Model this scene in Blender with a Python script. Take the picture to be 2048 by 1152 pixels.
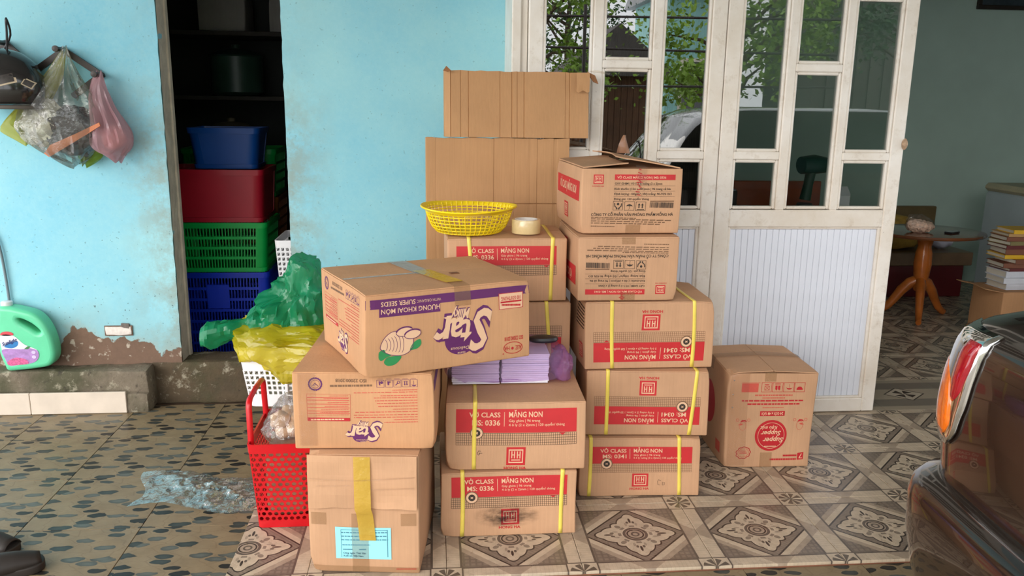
import bpy, bmesh, math, random
from mathutils import Vector, Matrix, noise
from mathutils.geometry import tessellate_polygon

for o in list(bpy.data.objects):
    bpy.data.objects.remove(o)
S = bpy.context.scene
C = S.collection
PI = math.pi

# ------------------------------------------------------------------ camera
F, TILT, YAW, ROLL, CAMZ = 1644.155, .221991, .0969069, .014683, 1.331453
_fw = Vector((math.sin(YAW) * math.cos(TILT), math.cos(YAW) * math.cos(TILT), -math.sin(TILT)))
_r0 = Vector((math.cos(YAW), -math.sin(YAW), 0))
_u0 = _r0.cross(_fw)
_rt = _r0 * math.cos(ROLL) + _u0 * math.sin(ROLL)
_up = _u0 * math.cos(ROLL) - _r0 * math.sin(ROLL)
_cp = Vector((0, 0, CAMZ))
cam = bpy.data.cameras.new('camera')
cam.sensor_width = 36
cam.lens = F * 36 / 2048
cam.clip_start = .02
camo = bpy.data.objects.new('camera', cam)
C.objects.link(camo)
camo.matrix_world = Matrix(((_rt.x, _up.x, -_fw.x, 0), (_rt.y, _up.y, -_fw.y, 0), (_rt.z, _up.z, -_fw.z, CAMZ), (0, 0, 0, 1)))
S.camera = camo


def at(x, y, Y=None, Z=None, X=None):
    """point of the room where the sight line of a photo pixel meets the plane y=Y, z=Z or x=X"""
    d = _fw + _rt * ((x - 1024) / F) - _up * ((y - 576) / F)
    if Y is not None:
        k = (Y - _cp.y) / d.y
    elif Z is not None:
        k = (Z - _cp.z) / d.z
    else:
        k = (X - _cp.x) / d.x
    return _cp + d * k


# ------------------------------------------------------------------ light
W = bpy.data.worlds.new('overcast_sky')
S.world = W
W.use_nodes = True
bg = W.node_tree.nodes['Background']
bg.inputs['Color'].default_value = (.95, .97, 1, 1)
bg.inputs['Strength'].default_value = 2.3
sl = bpy.data.lights.new('hazy_sun', 'SUN')
sl.energy = 1.9
sl.angle = math.radians(45)
sl.color = (1, .95, .88)
so = bpy.data.objects.new('hazy_sun', sl)
C.objects.link(so)
so.rotation_euler = Vector((.56, .75, -.34)).to_track_quat('-Z', 'Y').to_euler()
S.view_settings.view_transform = 'Standard'
S.view_settings.look = 'None'
S.view_settings.exposure = .32
S.view_settings.gamma = 1
S.view_settings.use_curve_mapping = False


# ------------------------------------------------------------------ material helpers
class NB:
    def __init__(s, name):
        s.mat = bpy.data.materials.new(name)
        s.mat.use_nodes = True
        s.nt = s.mat.node_tree
        s.bsdf = s.nt.nodes['Principled BSDF']
        s.out = s.nt.nodes['Material Output']

    def n(s, t, **k):
        nd = s.nt.nodes.new(t)
        for a, b in k.items():
            setattr(nd, a, b)
        return nd

    def link(s, a, b):
        s.nt.links.new(a, b)

    def put(s, sock, v):
        if isinstance(v, (int, float)):
            sock.default_value = v
        elif isinstance(v, (tuple, list)):
            v = tuple(v)
            sock.default_value = v if len(v) == len(sock.default_value) else v + (1,)
        else:
            s.link(v, sock)

    def m(s, op, a, b=None, c=None):
        nd = s.n('ShaderNodeMath', operation=op)
        for i, v in enumerate((a, b, c)):
            if v is not None:
                s.put(nd.inputs[i], v)
        return nd.outputs[0]

    def mul(s, a, b): return s.m('MULTIPLY', a, b)
    def add(s, a, b): return s.m('ADD', a, b)
    def sub(s, a, b): return s.m('SUBTRACT', a, b)
    def lt(s, a, b): return s.m('LESS_THAN', a, b)
    def gt(s, a, b): return s.m('GREATER_THAN', a, b)
    def band(s, d, lo, hi): return s.mul(s.gt(d, lo), s.lt(d, hi))
    def either(s, a, b): return s.m('MAXIMUM', a, b)

    def mix(s, f, a, b, mode='MIX'):
        nd = s.n('ShaderNodeMix', data_type='RGBA', blend_type=mode)
        s.put(nd.inputs[0], f)
        s.put(nd.inputs[6], a)
        s.put(nd.inputs[7], b)
        return nd.outputs[2]

    def coord(s, kind='Object', scale=None):
        tc = s.n('ShaderNodeTexCoord').outputs[kind]
        if scale:
            mp = s.n('ShaderNodeMapping')
            s.link(tc, mp.inputs[0])
            mp.inputs['Scale'].default_value = scale
            return mp.outputs[0]
        return tc

    def noise(s, co, scale, detail=4, rough=.55, out='Fac'):
        nd = s.n('ShaderNodeTexNoise')
        s.link(co, nd.inputs['Vector'])
        nd.inputs['Scale'].default_value = scale
        nd.inputs['Detail'].default_value = detail
        nd.inputs['Roughness'].default_value = rough
        return nd.outputs[out]

    def rng(s, v, a, b, c=0., d=1.):
        nd = s.n('ShaderNodeMapRange')
        s.put(nd.inputs[0], v)
        for i, q in enumerate((a, b, c, d)):
            nd.inputs[1 + i].default_value = q
        return nd.outputs[0]

    def bump(s, h, strength=.3, dist=.01):
        nd = s.n('ShaderNodeBump')
        nd.inputs['Strength'].default_value = strength
        nd.inputs['Distance'].default_value = dist
        s.link(h, nd.inputs['Height'])
        s.link(nd.outputs[0], s.bsdf.inputs['Normal'])

    def set(s, **k):
        for a, v in k.items():
            s.put(s.bsdf.inputs[a.replace('_', ' ')], v)
        return s.mat


def sr(r, g, b):
    f = lambda c: (c / 255 / 12.92) if c / 255 <= .04045 else ((c / 255 + .055) / 1.055) ** 2.4
    return (f(r), f(g), f(b), 1)


def plain(name, col, rough=.6, var=.15, scale=9, metal=0., spec=.5, bump=0., bscale=40, coat=0.):
    b = NB(name)
    co = b.coord()
    f = b.rng(b.noise(co, scale, 5), .3, .7, 1 - var, 1 + var)
    col = tuple(col)[:3] + (1,)
    mu = b.n('ShaderNodeVectorMath', operation='SCALE')
    mu.inputs[0].default_value = col[:3]
    b.link(f, mu.inputs['Scale'])
    b.set(Base_Color=mu.outputs[0], Roughness=rough, Metallic=metal)
    b.bsdf.inputs['Specular IOR Level'].default_value = spec
    b.bsdf.inputs['Coat Weight'].default_value = coat
    b.bsdf.inputs['Coat Roughness'].default_value = .05
    if bump:
        b.bump(b.noise(co, bscale, 4), bump, .004)
    return b.mat


def film(name, col, alpha=.6, rough=.18, spec=.8, trans=.35, tint=.5):
    """thin soft plastic: clear part, see-through colour, shiny creases"""
    b = NB(name)
    tl = b.n('ShaderNodeBsdfTranslucent')
    tl.inputs[0].default_value = col
    b.set(Base_Color=col, Roughness=rough)
    b.bsdf.inputs['Specular IOR Level'].default_value = spec
    co = b.coord()
    b.bump(b.noise(co, 38, 3, .6), .5, .006)
    m1 = b.n('ShaderNodeMixShader')
    m1.inputs[0].default_value = trans
    b.link(b.bsdf.outputs[0], m1.inputs[1])
    b.link(tl.outputs[0], m1.inputs[2])
    tr = b.n('ShaderNodeBsdfTransparent')
    tr.inputs[0].default_value = tuple(1 - tint + tint * c for c in col[:3]) + (1,)
    m2 = b.n('ShaderNodeMixShader')
    m2.inputs[0].default_value = alpha
    b.link(tr.outputs[0], m2.inputs[1])
    b.link(m1.outputs[0], m2.inputs[2])
    b.link(m2.outputs[0], b.out.inputs[0])
    return b.mat


def clear_film(name, tint=(.93, .94, .93, 1), gloss=.06, rough=.08, haze=.08, fres=.6):
    b = NB(name)
    co = b.coord()
    gl = b.n('ShaderNodeBsdfGlossy')
    gl.inputs['Roughness'].default_value = rough
    bp = b.n('ShaderNodeBump')
    bp.inputs['Strength'].default_value = .8
    bp.inputs['Distance'].default_value = .008
    b.link(b.noise(co, 45, 3), bp.inputs['Height'])
    b.link(bp.outputs[0], gl.inputs['Normal'])
    tr = b.n('ShaderNodeBsdfTransparent')
    tr.inputs[0].default_value = tint
    df = b.n('ShaderNodeBsdfDiffuse')
    df.inputs[0].default_value = (.85, .85, .85, 1)
    lw = b.n('ShaderNodeLayerWeight')
    lw.inputs[0].default_value = .35
    m1 = b.n('ShaderNodeMixShader')
    m1.inputs[0].default_value = haze
    b.link(tr.outputs[0], m1.inputs[1])
    b.link(df.outputs[0], m1.inputs[2])
    m2 = b.n('ShaderNodeMixShader')
    b.link(b.add(b.mul(lw.outputs['Fresnel'], fres), gloss), m2.inputs[0])
    b.link(m1.outputs[0], m2.inputs[1])
    b.link(gl.outputs[0], m2.inputs[2])
    b.link(m2.outputs[0], b.out.inputs[0])
    return b.mat


def pane_glass(name, tint, gloss):
    b = NB(name)
    gl = b.n('ShaderNodeBsdfGlossy')
    gl.inputs['Roughness'].default_value = .004
    tr = b.n('ShaderNodeBsdfTransparent')
    tr.inputs[0].default_value = tint
    fr = b.n('ShaderNodeFresnel')
    fr.inputs[0].default_value = 1.5
    m2 = b.n('ShaderNodeMixShader')
    b.link(b.add(b.mul(fr.outputs[0], 1.6), gloss), m2.inputs[0])
    b.link(tr.outputs[0], m2.inputs[1])
    b.link(gl.outputs[0], m2.inputs[2])
    b.link(m2.outputs[0], b.out.inputs[0])
    return b.mat


def cardboard(name, col, crease=.0, worn=.10):
    b = NB(name)
    co = b.coord()
    rnd = b.n('ShaderNodeObjectInfo').outputs['Random']
    f1 = b.rng(b.noise(co, 5, 5), .3, .7, 1 - worn, 1 + worn)
    f2 = b.rng(b.noise(b.coord('Object', (180, 180, 3)), 1.0, 2), .3, .7, .965, 1.035)
    f = b.mul(b.mul(f1, f2), b.rng(rnd, 0, 1, .95, 1.05))
    mu = b.n('ShaderNodeVectorMath', operation='SCALE')
    mu.inputs[0].default_value = col[:3]
    b.link(f, mu.inputs['Scale'])
    # scuffs show paler pulp
    sc = b.rng(b.noise(co, 26, 6, .7), .66, .74, 0, .35)
    b.set(Base_Color=b.mix(sc, mu.outputs[0], tuple(min(1, c * 1.35) for c in col[:3]) + (1,)), Roughness=.72)
    b.bsdf.inputs['Specular IOR Level'].default_value = .25
    h = b.add(b.mul(b.noise(co, 11, 4), 1.), b.mul(b.noise(b.coord('Object', (150, 150, 2)), 1, 2), .25))
    b.bump(h, .35, .006)
    return b.mat


# ------------------------------------------------------------------ mesh helpers
class MB:
    def __init__(s):
        s.v, s.f = [], []

    def add(s, vs, fs):
        k = len(s.v)
        s.v += [Vector(p) for p in vs]
        s.f += [tuple(i + k for i in f) for f in fs]
        return s

    def box(s, lo, hi, r=0.):
        x0, y0, z0 = lo
        x1, y1, z1 = hi
        if r <= 0:
            return s.add([(x0, y0, z0), (x1, y0, z0), (x1, y1, z0), (x0, y1, z0), (x0, y0, z1), (x1, y0, z1), (x1, y1, z1), (x0, y1, z1)],
                         [(0, 3, 2, 1), (4, 5, 6, 7), (0, 1, 5, 4), (1, 2, 6, 5), (2, 3, 7, 6), (3, 0, 4, 7)])
        r = min(r, (x1 - x0) * .49, (y1 - y0) * .49, (z1 - z0) * .49)
        vs, idx = [], {}
        for i in (0, 1):
            for j in (0, 1):
                for k in (0, 1):
                    P = [(x0, x1)[i], (y0, y1)[j], (z0, z1)[k]]
                    D = [(1, -1)[i], (1, -1)[j], (1, -1)[k]]
                    for a in range(3):
                        q = P[:]
                        for c in range(3):
                            if c != a:
                                q[c] += D[c] * r
                        idx[i, j, k, a] = len(vs)
                        vs.append(q)
        fs = []
        for a in range(3):
            b, c = [t for t in range(3) if t != a]
            for e in (0, 1):
                def K(p, q):
                    t = [0, 0, 0]
                    t[a], t[b], t[c] = e, p, q
                    return idx[tuple(t) + (a,)]
                fs.append((K(0, 0), K(1, 0), K(1, 1), K(0, 1)))
            for p in (0, 1):
                for q in (0, 1):
                    t0 = [0, 0, 0]
                    t0[b], t0[c] = p, q
                    t1 = t0[:]
                    t1[a] = 1
                    fs.append((idx[tuple(t0) + (b,)], idx[tuple(t1) + (b,)], idx[tuple(t1) + (c,)], idx[tuple(t0) + (c,)]))
        for i in (0, 1):
            for j in (0, 1):
                for k in (0, 1):
                    fs.append(tuple(idx[i, j, k, a] for a in range(3)))
        return s.add(vs, fs)

    def tube(s, path, r, n=8, caps=True, closed=False, flat=1.):
        path = [Vector(p) for p in path]
        rs = r if isinstance(r, (list, tuple)) else [r] * len(path)
        rings, up = [], None
        L = len(path)
        for i, p in enumerate(path):
            if closed:
                t = path[(i + 1) % L] - path[i - 1]
            else:
                t = path[min(i + 1, L - 1)] - path[max(i - 1, 0)]
            t.normalize()
            if up is None:
                up = Vector((0, 0, 1)) if abs(t.z) < .9 else Vector((1, 0, 0))
            a = up - t * up.dot(t)
            a.normalize()
            up = a
            b = t.cross(a)
            rings.append([p + (a * math.cos(2 * PI * k / n) * flat + b * math.sin(2 * PI * k / n)) * rs[i] for k in range(n)])
        return s.loft(rings, caps=caps and not closed, closed=closed)

    def loft(s, rings, caps=True, closed=False):
        n = len(rings[0])
        vs = [p for q in rings for p in q]
        fs = []
        L = len(rings)
        for i in range(L if closed else L - 1):
            i2 = (i + 1) % L
            for k in range(n):
                k2 = (k + 1) % n
                fs.append((i * n + k, i * n + k2, i2 * n + k2, i2 * n + k))
        if caps:
            fs.append(tuple(range(n))[::-1])
            fs.append(tuple((L - 1) * n + k for k in range(n)))
        return s.add(vs, fs)

    def lathe(s, prof, n=24, c=(0, 0, 0), caps=True, sx=1., sy=1.):
        c = Vector(c)
        return s.loft([[c + Vector((r * sx * math.cos(2 * PI * k / n), r * sy * math.sin(2 * PI * k / n), z)) for k in range(n)] for r, z in prof], caps=caps)

    def grid(s, fn, nu, nv):
        vs = [fn(i / nu, j / nv) for j in range(nv + 1) for i in range(nu + 1)]
        w = nu + 1
        return s.add(vs, [(j * w + i, j * w + i + 1, (j + 1) * w + i + 1, (j + 1) * w + i) for j in range(nv) for i in range(nu)])

    def map(s, fn):
        s.v = [Vector(fn(p)) for p in s.v]
        return s

    def mesh(s, name, smooth=None, fix=True):
        me = bpy.data.meshes.new(name)
        me.from_pydata([tuple(p) for p in s.v], [], s.f)
        if fix:
            bm = bmesh.new()
            bm.from_mesh(me)
            bmesh.ops.recalc_face_normals(bm, faces=bm.faces)
            bm.to_mesh(me)
            bm.free()
        if smooth is not None:
            me.polygons.foreach_set('use_smooth', [True] * len(me.polygons))
            if smooth < 180:
                me.set_sharp_from_angle(angle=math.radians(smooth))
        me.update()
        return me

    def obj(s, name, mat, parent=None, smooth=None, fix=True):
        return link(name, s.mesh(name, smooth, fix), mat, parent)


def link(name, me, mat, parent=None):
    o = bpy.data.objects.new(name, me)
    if mat and not me.materials:
        me.materials.append(mat)
    C.objects.link(o)
    if parent is not None:
        o.parent = parent
    return o


def tag(o, label, cat, group=None):
    o['label'] = label
    o['category'] = cat
    if group:
        o['group'] = group
    return o


def thing(name, label, cat, loc=(0, 0, 0), rz=0., group=None):
    o = bpy.data.objects.new(name, None)
    o.empty_display_size = .05
    C.objects.link(o)
    o.location = loc
    o.rotation_euler = (0, 0, rz)
    return tag(o, label, cat, group)


def struct(o):
    o['kind'] = 'structure'
    return o


def group_struct(name):
    o = bpy.data.objects.new(name, None)
    C.objects.link(o)
    o['kind'] = 'structure'
    return o


_tcache = {}


def text_mesh(body, bold=0., shear=0., spacing=1.):
    """outline of a line of lettering, unit size, as 2-D points and faces"""
    key = (body, bold, shear, spacing)
    if key not in _tcache:
        cu = bpy.data.curves.new('lettering', 'FONT')
        cu.body = body
        cu.size = 1
        cu.resolution_u = 2
        cu.offset = bold
        cu.shear = shear
        cu.space_character = spacing
        o = bpy.data.objects.new('lettering', cu)
        C.objects.link(o)
        dg = bpy.context.evaluated_depsgraph_get()
        me = bpy.data.meshes.new_from_object(o.evaluated_get(dg))
        vs = [(v.co.x, v.co.y) for v in me.vertices]
        fs = [tuple(p.vertices) for p in me.polygons]
        bpy.data.objects.remove(o)
        bpy.data.curves.remove(cu)
        bpy.data.meshes.remove(me)
        x0 = min((p[0] for p in vs), default=0)
        x1 = max((p[0] for p in vs), default=1)
        _tcache[key] = ([(p[0] - x0, p[1]) for p in vs], fs, x1 - x0)
    return _tcache[key]


def slab_curve(loops, extrude, bevel, res=3):
    """filled 2-D outline with holes, thickened and rounded (XY plane)"""
    cu = bpy.data.curves.new('outline', 'CURVE')
    cu.dimensions = '2D'
    cu.fill_mode = 'BOTH'
    cu.extrude = extrude
    cu.bevel_depth = bevel
    cu.bevel_resolution = res
    cu.offset = -bevel
    for lp in loops:
        sp = cu.splines.new('POLY')
        sp.points.add(len(lp) - 1)
        for p, q in zip(sp.points, lp):
            p.co = (q[0], q[1], 0, 1)
        sp.use_cyclic_u = True
    o = bpy.data.objects.new('outline', cu)
    C.objects.link(o)
    dg = bpy.context.evaluated_depsgraph_get()
    me = bpy.data.meshes.new_from_object(o.evaluated_get(dg))
    mb = MB().add([v.co.copy() for v in me.vertices], [tuple(p.vertices) for p in me.polygons])
    bpy.data.objects.remove(o)
    bpy.data.curves.remove(cu)
    bpy.data.meshes.remove(me)
    return mb


def spline(pts, n=6, closed=True):
    """Catmull-Rom smoothing of a 2-D or 3-D polyline"""
    P = [Vector(p) for p in pts]
    L = len(P)
    out = []
    for i in range(L if closed else L - 1):
        g = (lambda k: P[k % L]) if closed else (lambda k: P[max(0, min(L - 1, k))])
        a, b, c, d = g(i - 1), g(i), g(i + 1), g(i + 2)
        for j in range(n):
            t = j / n
            out.append(.5 * ((2 * b) + (c - a) * t + (2 * a - 5 * b + 4 * c - d) * t * t + (3 * b - a - 3 * c + d) * t ** 3))
    if not closed:
        out.append(P[-1].copy())
    return out


def ridged(p, oct=3):
    a, s = 0., 1.
    for k in range(oct):
        a += s * (1 - 2 * abs(noise.noise(p)))
        p = p * 2.1 + Vector((3.1, 7.7, 1.3))
        s *= .5
    return a


def crumpled(shape, sub=5, amp=.02, freq=14., seed=0, jit=0.):
    """closed crumpled film: shape(unit vector) -> point, pushed in and out along sharp creases"""
    bm = bmesh.new()
    bmesh.ops.create_icosphere(bm, subdivisions=sub, radius=1)
    mb = MB()
    off = Vector((seed * 11.3, seed * 5.1, seed * 2.7))
    vs = []
    R = random.Random(seed)
    for v in bm.verts:
        n = v.co.normalized()
        p = Vector(shape(n)) + Vector((R.uniform(-jit, jit), R.uniform(-jit, jit), R.uniform(-jit, jit)))
        vs.append(p + n * amp * (ridged(p * freq + off) - .35))
    mb.add(vs, [tuple(v.index for v in f.verts) for f in bm.faces])
    bm.free()
    return mb
# ------------------------------------------------------------------ setting: materials
def patterned_tile():
    b = NB('patterned_ceramic_tile')
    sp = b.n('ShaderNodeSeparateXYZ')
    b.link(b.coord('Object', (5, 5, 5)), sp.inputs[0])
    ax, ay = b.m('ABSOLUTE', sp.outputs[0]), b.m('ABSOLUTE', sp.outputs[1])
    d = b.add(ax, ay)
    mx = b.m('MAXIMUM', ax, ay)
    mn = b.m('MINIMUM', ax, ay)
    co = b.coord()
    LIGHT, TAN, MID, DARK, INK = sr(196, 178, 154), sr(166, 148, 128), sr(134, 119, 104), sr(98, 86, 76), sr(62, 52, 46)
    # crosshatched corner triangles
    hatch = b.m('MAXIMUM', b.gt(b.m('FRACT', b.mul(sp.outputs[0], 11)), .68), b.gt(b.m('FRACT', b.mul(sp.outputs[1], 11)), .68))
    col = b.mix(b.mul(hatch, .55), MID, DARK)
    # halo and bands round the diamond
    col = b.mix(b.lt(d, 1.10), col, TAN)
    col = b.mix(b.lt(d, .97), col, LIGHT)
    col = b.mix(b.lt(d, .83), col, INK)
    col = b.mix(b.lt(d, .79), col, MID)
    hatch2 = b.gt(b.m('FRACT', b.mul(b.add(sp.outputs[0], sp.outputs[1]), 12)), .72)
    col = b.mix(b.mul(b.lt(d, .79), b.mul(hatch2, .45)), col, DARK)
    # scalloped rosette
    r = b.m('SQRT', b.add(b.mul(ax, ax), b.mul(ay, ay)))
    th = b.m('ARCTAN2', sp.outputs[1], sp.outputs[0])
    c4 = b.m('COSINE', b.mul(th, 4))
    c8 = b.m('ABSOLUTE', b.m('COSINE', b.mul(th, 8)))
    R = b.add(b.add(.40, b.mul(b.m('POWER', b.mul(b.add(c4, 1), .5), 2.2), .19)), b.mul(c8, .045))
    col = b.mix(b.lt(r, b.add(R, .03)), col, INK)
    col = b.mix(b.lt(r, R), col, LIGHT)
    ell = lambda a, b2, ca, ra, rb: b.lt(b.add(b.m('POWER', b.mul(b.sub(a, ca), 1 / ra), 2), b.m('POWER', b.mul(b2, 1 / rb), 2)), 1)
    dg = b.mul(d, .7071)
    df = b.mul(b.m('ABSOLUTE', b.sub(ax, ay)), .7071)
    side = b.m('ABSOLUTE', b.sub(mn, .085))
    col = b.mix(b.mul(b.mul(b.band(r, .225, .275), b.gt(b.m('COSINE', b.mul(th, 8)), .2)), .7), col, DARK)
    col = b.mix(ell(mx, mn, .43, .075, .020), col, INK)
    col = b.mix(b.mul(ell(mx, b.m('ABSOLUTE', b.sub(mn, .05)), .37, .035, .022), .85), col, INK)
    col = b.mix(b.mul(ell(dg, df, .335, .055, .040), .7), col, DARK)
    col = b.mix(b.mul(ell(mx, side, .31, .05, .022), .55), col, MID)
    col = b.mix(b.band(r, .155, .20), col, DARK)
    col = b.mix(b.lt(r, .155), col, TAN)
    col = b.mix(b.band(r, .115, .14), col, INK)
    col = b.mix(b.band(r, .04, .07), col, DARK)
    # straight border strips with fine lines, flowered corner squares
    bd = b.gt(mx, .80)
    col = b.mix(b.band(mx, .765, .80), col, DARK)
    stripe = b.gt(b.m('FRACT', b.mul(mn, 16)), .75)
    col = b.mix(b.mul(bd, b.lt(mx, 1.1)), col, b.mix(b.mul(stripe, .25), LIGHT, TAN))
    halo = b.mul(bd, b.lt(d, 1.07))
    col = b.mix(halo, col, TAN)
    cn = b.gt(mn, .78)
    col = b.mix(b.gt(mn, .755), col, DARK)
    col = b.mix(cn, col, LIGHT)
    qx, qy = b.sub(1, ax), b.sub(1, ay)
    qr = b.m('SQRT', b.add(b.mul(qx, qx), b.mul(qy, qy)))
    qt = b.m('ARCTAN2', qy, qx)
    pet = b.mul(b.lt(qr, .20), b.gt(b.m('ABSOLUTE', b.m('SINE', b.mul(qt, 4))), .55))
    col = b.mix(b.mul(cn, b.mul(pet, .85)), col, INK)
    dirt = b.rng(b.noise(co, 30, 5, .65), .3, .75, .78, 1.1)
    mu = b.n('ShaderNodeVectorMath', operation='SCALE')
    b.link(col, mu.inputs[0])
    b.link(dirt, mu.inputs['Scale'])
    b.set(Base_Color=mu.outputs[0], Roughness=b.rng(b.noise(co, 12, 4), .3, .7, .22, .45))
    return b.mat


def threshold_tile():
    b = NB('threshold_tile')
    sp = b.n('ShaderNodeSeparateXYZ')
    b.link(b.coord('Object', (5, 5, 5)), sp.inputs[0])
    ax, ay = b.m('ABSOLUTE', sp.outputs[0]), b.m('ABSOLUTE', sp.outputs[1])
    d = b.add(ax, b.mul(ay, 1.2))
    TAN, MID, INK, LIGHT = sr(160, 146, 126), sr(120, 110, 98), sr(58, 50, 45), sr(182, 168, 148)
    col = b.mix(b.lt(b.m('ABSOLUTE', b.sub(ay, .55)), .22), TAN, MID)
    col = b.mix(b.lt(d, .52), col, INK)
    col = b.mix(b.lt(d, .47), col, LIGHT)
    pet = b.mul(b.band(d, .06, .36), b.gt(b.m('ABSOLUTE', b.m('SINE', b.mul(b.m('ARCTAN2', sp.outputs[1], sp.outputs[0]), 2))), .6))
    col = b.mix(pet, col, INK)
    b.set(Base_Color=col, Roughness=.35)
    return b.mat


def pebble_tile():
    b = NB('printed_pebble_tile')
    co = b.coord()
    wob = b.n('ShaderNodeVectorMath', operation='SCALE')
    b.link(b.noise(co, 22, 2, out='Color'), wob.inputs[0])
    wob.inputs['Scale'].default_value = .022
    ad = b.n('ShaderNodeVectorMath', operation='ADD')
    b.link(co, ad.inputs[0])
    b.link(wob.outputs[0], ad.inputs[1])
    mp = b.n('ShaderNodeMapping')
    b.link(ad.outputs[0], mp.inputs[0])
    mp.inputs['Rotation'].default_value = (0, 0, .10)
    mp.inputs['Scale'].default_value = (13, 29, 1)
    v = b.n('ShaderNodeTexVoronoi', voronoi_dimensions='2D')
    v.inputs['Scale'].default_value = 1
    v.inputs['Randomness'].default_value = .85
    b.link(mp.outputs[0], v.inputs['Vector'])
    e = b.n('ShaderNodeTexVoronoi', voronoi_dimensions='2D', feature='DISTANCE_TO_EDGE')
    e.inputs['Scale'].default_value = 1
    e.inputs['Randomness'].default_value = .85
    b.link(mp.outputs[0], e.inputs['Vector'])
    sc = b.n('ShaderNodeSeparateColor')
    b.link(v.outputs['Color'], sc.inputs[0])
    stone = b.mul(b.lt(v.outputs['Distance'], b.rng(sc.outputs[0], 0, 1, .30, .50)), b.gt(sc.outputs[1], .34))
    base = b.mix(b.noise(co, 14, 4), sr(150, 131, 100), sr(106, 91, 70))  # base darkened everywhere, standing in for shade over the left floor
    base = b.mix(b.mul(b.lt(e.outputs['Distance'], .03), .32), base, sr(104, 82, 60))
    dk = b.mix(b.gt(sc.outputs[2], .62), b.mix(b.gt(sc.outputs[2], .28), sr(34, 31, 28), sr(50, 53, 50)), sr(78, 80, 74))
    edge = b.rng(v.outputs['Distance'], .12, .42, 1.35, .8)
    mu = b.n('ShaderNodeVectorMath', operation='SCALE')
    b.link(dk, mu.inputs[0])
    b.link(edge, mu.inputs['Scale'])
    col = b.mix(stone, base, mu.outputs[0])
    b.set(Base_Color=col, Roughness=b.rng(b.noise(co, 8, 4), .3, .7, .30, .50))
    b.bsdf.inputs['Specular IOR Level'].default_value = .35
    return b.mat


def blue_paint():
    b = NB('blue_limewash')
    co = b.coord()
    sp = b.n('ShaderNodeSeparateXYZ')
    b.link(co, sp.inputs[0])
    x, z = sp.outputs[0], sp.outputs[2]
    big = b.noise(co, 1.6, 5, .6)
    fine = b.noise(co, 60, 5, .7)
    paint = b.mix(b.rng(big, .35, .65), sr(133, 199, 219), sr(158, 212, 220))
    paint = b.mix(b.rng(fine, .4, .75, 0, .25), paint, sr(178, 222, 226))
    # grime rubbed on beside the doorway edges
    e1 = b.m('ABSOLUTE', b.add(x, 1.125))
    e2 = b.m('ABSOLUTE', b.add(x, .625))
    near = b.m('MINIMUM', e1, e2)
    grime = b.mul(b.rng(near, .02, .22, 1, 0), b.rng(b.noise(co, 9, 6, .72), .40, .60, 0, .85))
    grime = b.mul(grime, b.rng(z, 1.45, 1.15, .2, 1))
    paint = b.mix(grime, paint, sr(150, 168, 162))
    spots = b.gt(b.noise(co, 85, 2, .4), .735)
    paint = b.mix(b.mul(spots, b.rng(z, .9, .35, .25, .9)), paint, sr(70, 92, 100))
    # flaked-off foot of the wall
    h = b.add(z, b.mul(b.sub(b.noise(co, 3.0, 8, .58), .5), .55))
    peel = b.rng(h, .268, .262)
    rim = b.rng(h, .30, .262)
    paint = b.mix(b.mul(rim, .6), paint, sr(176, 190, 184))
    damp = b.rng(h, .46, .28, 0, .45)
    paint = b.mix(damp, paint, sr(142, 168, 166))
    con = b.mix(b.noise(co, 18, 6, .7), sr(134, 106, 88), sr(98, 80, 68))
    con = b.mix(b.rng(b.noise(co, 30, 5), .60, .66), con, sr(182, 170, 154))
    b.set(Base_Color=b.mix(peel, paint, con), Roughness=.75)
    b.bsdf.inputs['Specular IOR Level'].default_value = .25
    b.bump(b.add(b.mul(fine, .5), b.mul(b.sub(1, peel), 1.4)), .35, .004)
    return b.mat


def mossy_concrete(name, c1, c2, moss=.5):
    b = NB(name)
    co = b.coord()
    n1 = b.noise(co, 9, 7, .68)
    col = b.mix(n1, c1, c2)
    col = b.mix(b.rng(b.noise(co, 4, 5, .6), .45, .62, 0, moss), col, sr(58, 62, 34))
    col = b.mix(b.rng(b.noise(co, 13, 7, .75), .56, .66, 0, .65), col, sr(186, 178, 156))
    col = b.mix(b.rng(b.noise(co, 21, 5, .7), .60, .68, 0, .7), col, sr(44, 36, 30))
    b.set(Base_Color=col, Roughness=.8)
    b.bump(b.noise(co, 40, 6, .7), .6, .01)
    return b.mat


def white_paint():
    b = NB('worn_white_enamel')
    co = b.coord()
    n1 = b.noise(co, 3, 6, .65)
    col = b.mix(b.rng(n1, .35, .7), sr(240, 234, 226), sr(220, 208, 192))
    dirt = b.rng(b.noise(co, 17, 7, .72), .55, .72, 0, .45)
    col = b.mix(dirt, col, sr(184, 164, 138))
    rust = b.rng(b.noise(co, 31, 4, .6), .735, .76, 0, .7)
    col = b.mix(rust, col, sr(116, 82, 56))
    b.set(Base_Color=col, Roughness=.38)
    return b.mat


MT_TILE, MT_THR, MT_PEB = patterned_tile(), threshold_tile(), pebble_tile()
MT_BLUE = blue_paint()
MT_MOSS = mossy_concrete('mossy_concrete', sr(150, 138, 118), sr(74, 62, 50), .75)
MT_SILL = mossy_concrete('damp_sill_concrete', sr(104, 86, 62), sr(52, 44, 32), .6)
MT_REVEAL = plain('bare_plaster', sr(196, 186, 168), .85, .2, 14, bump=.3)
MT_WHITE = white_paint()
MT_PANEL = plain('white_panel_board', sr(226, 230, 240), .35, .05, 4)
MT_ROOM = plain('green_room_paint', sr(182, 204, 194), .6, .10, 1.5)
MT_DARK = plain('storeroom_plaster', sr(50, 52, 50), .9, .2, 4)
MT_CEIL = plain('porch_boards', sr(150, 146, 138), .8, .1, 3)
MT_BED = plain('reddish_mortar', sr(128, 84, 62), .9, .3, 20)
MT_GROUND = plain('yard_ground', sr(128, 124, 108), .9, .25, 1.2)
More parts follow.
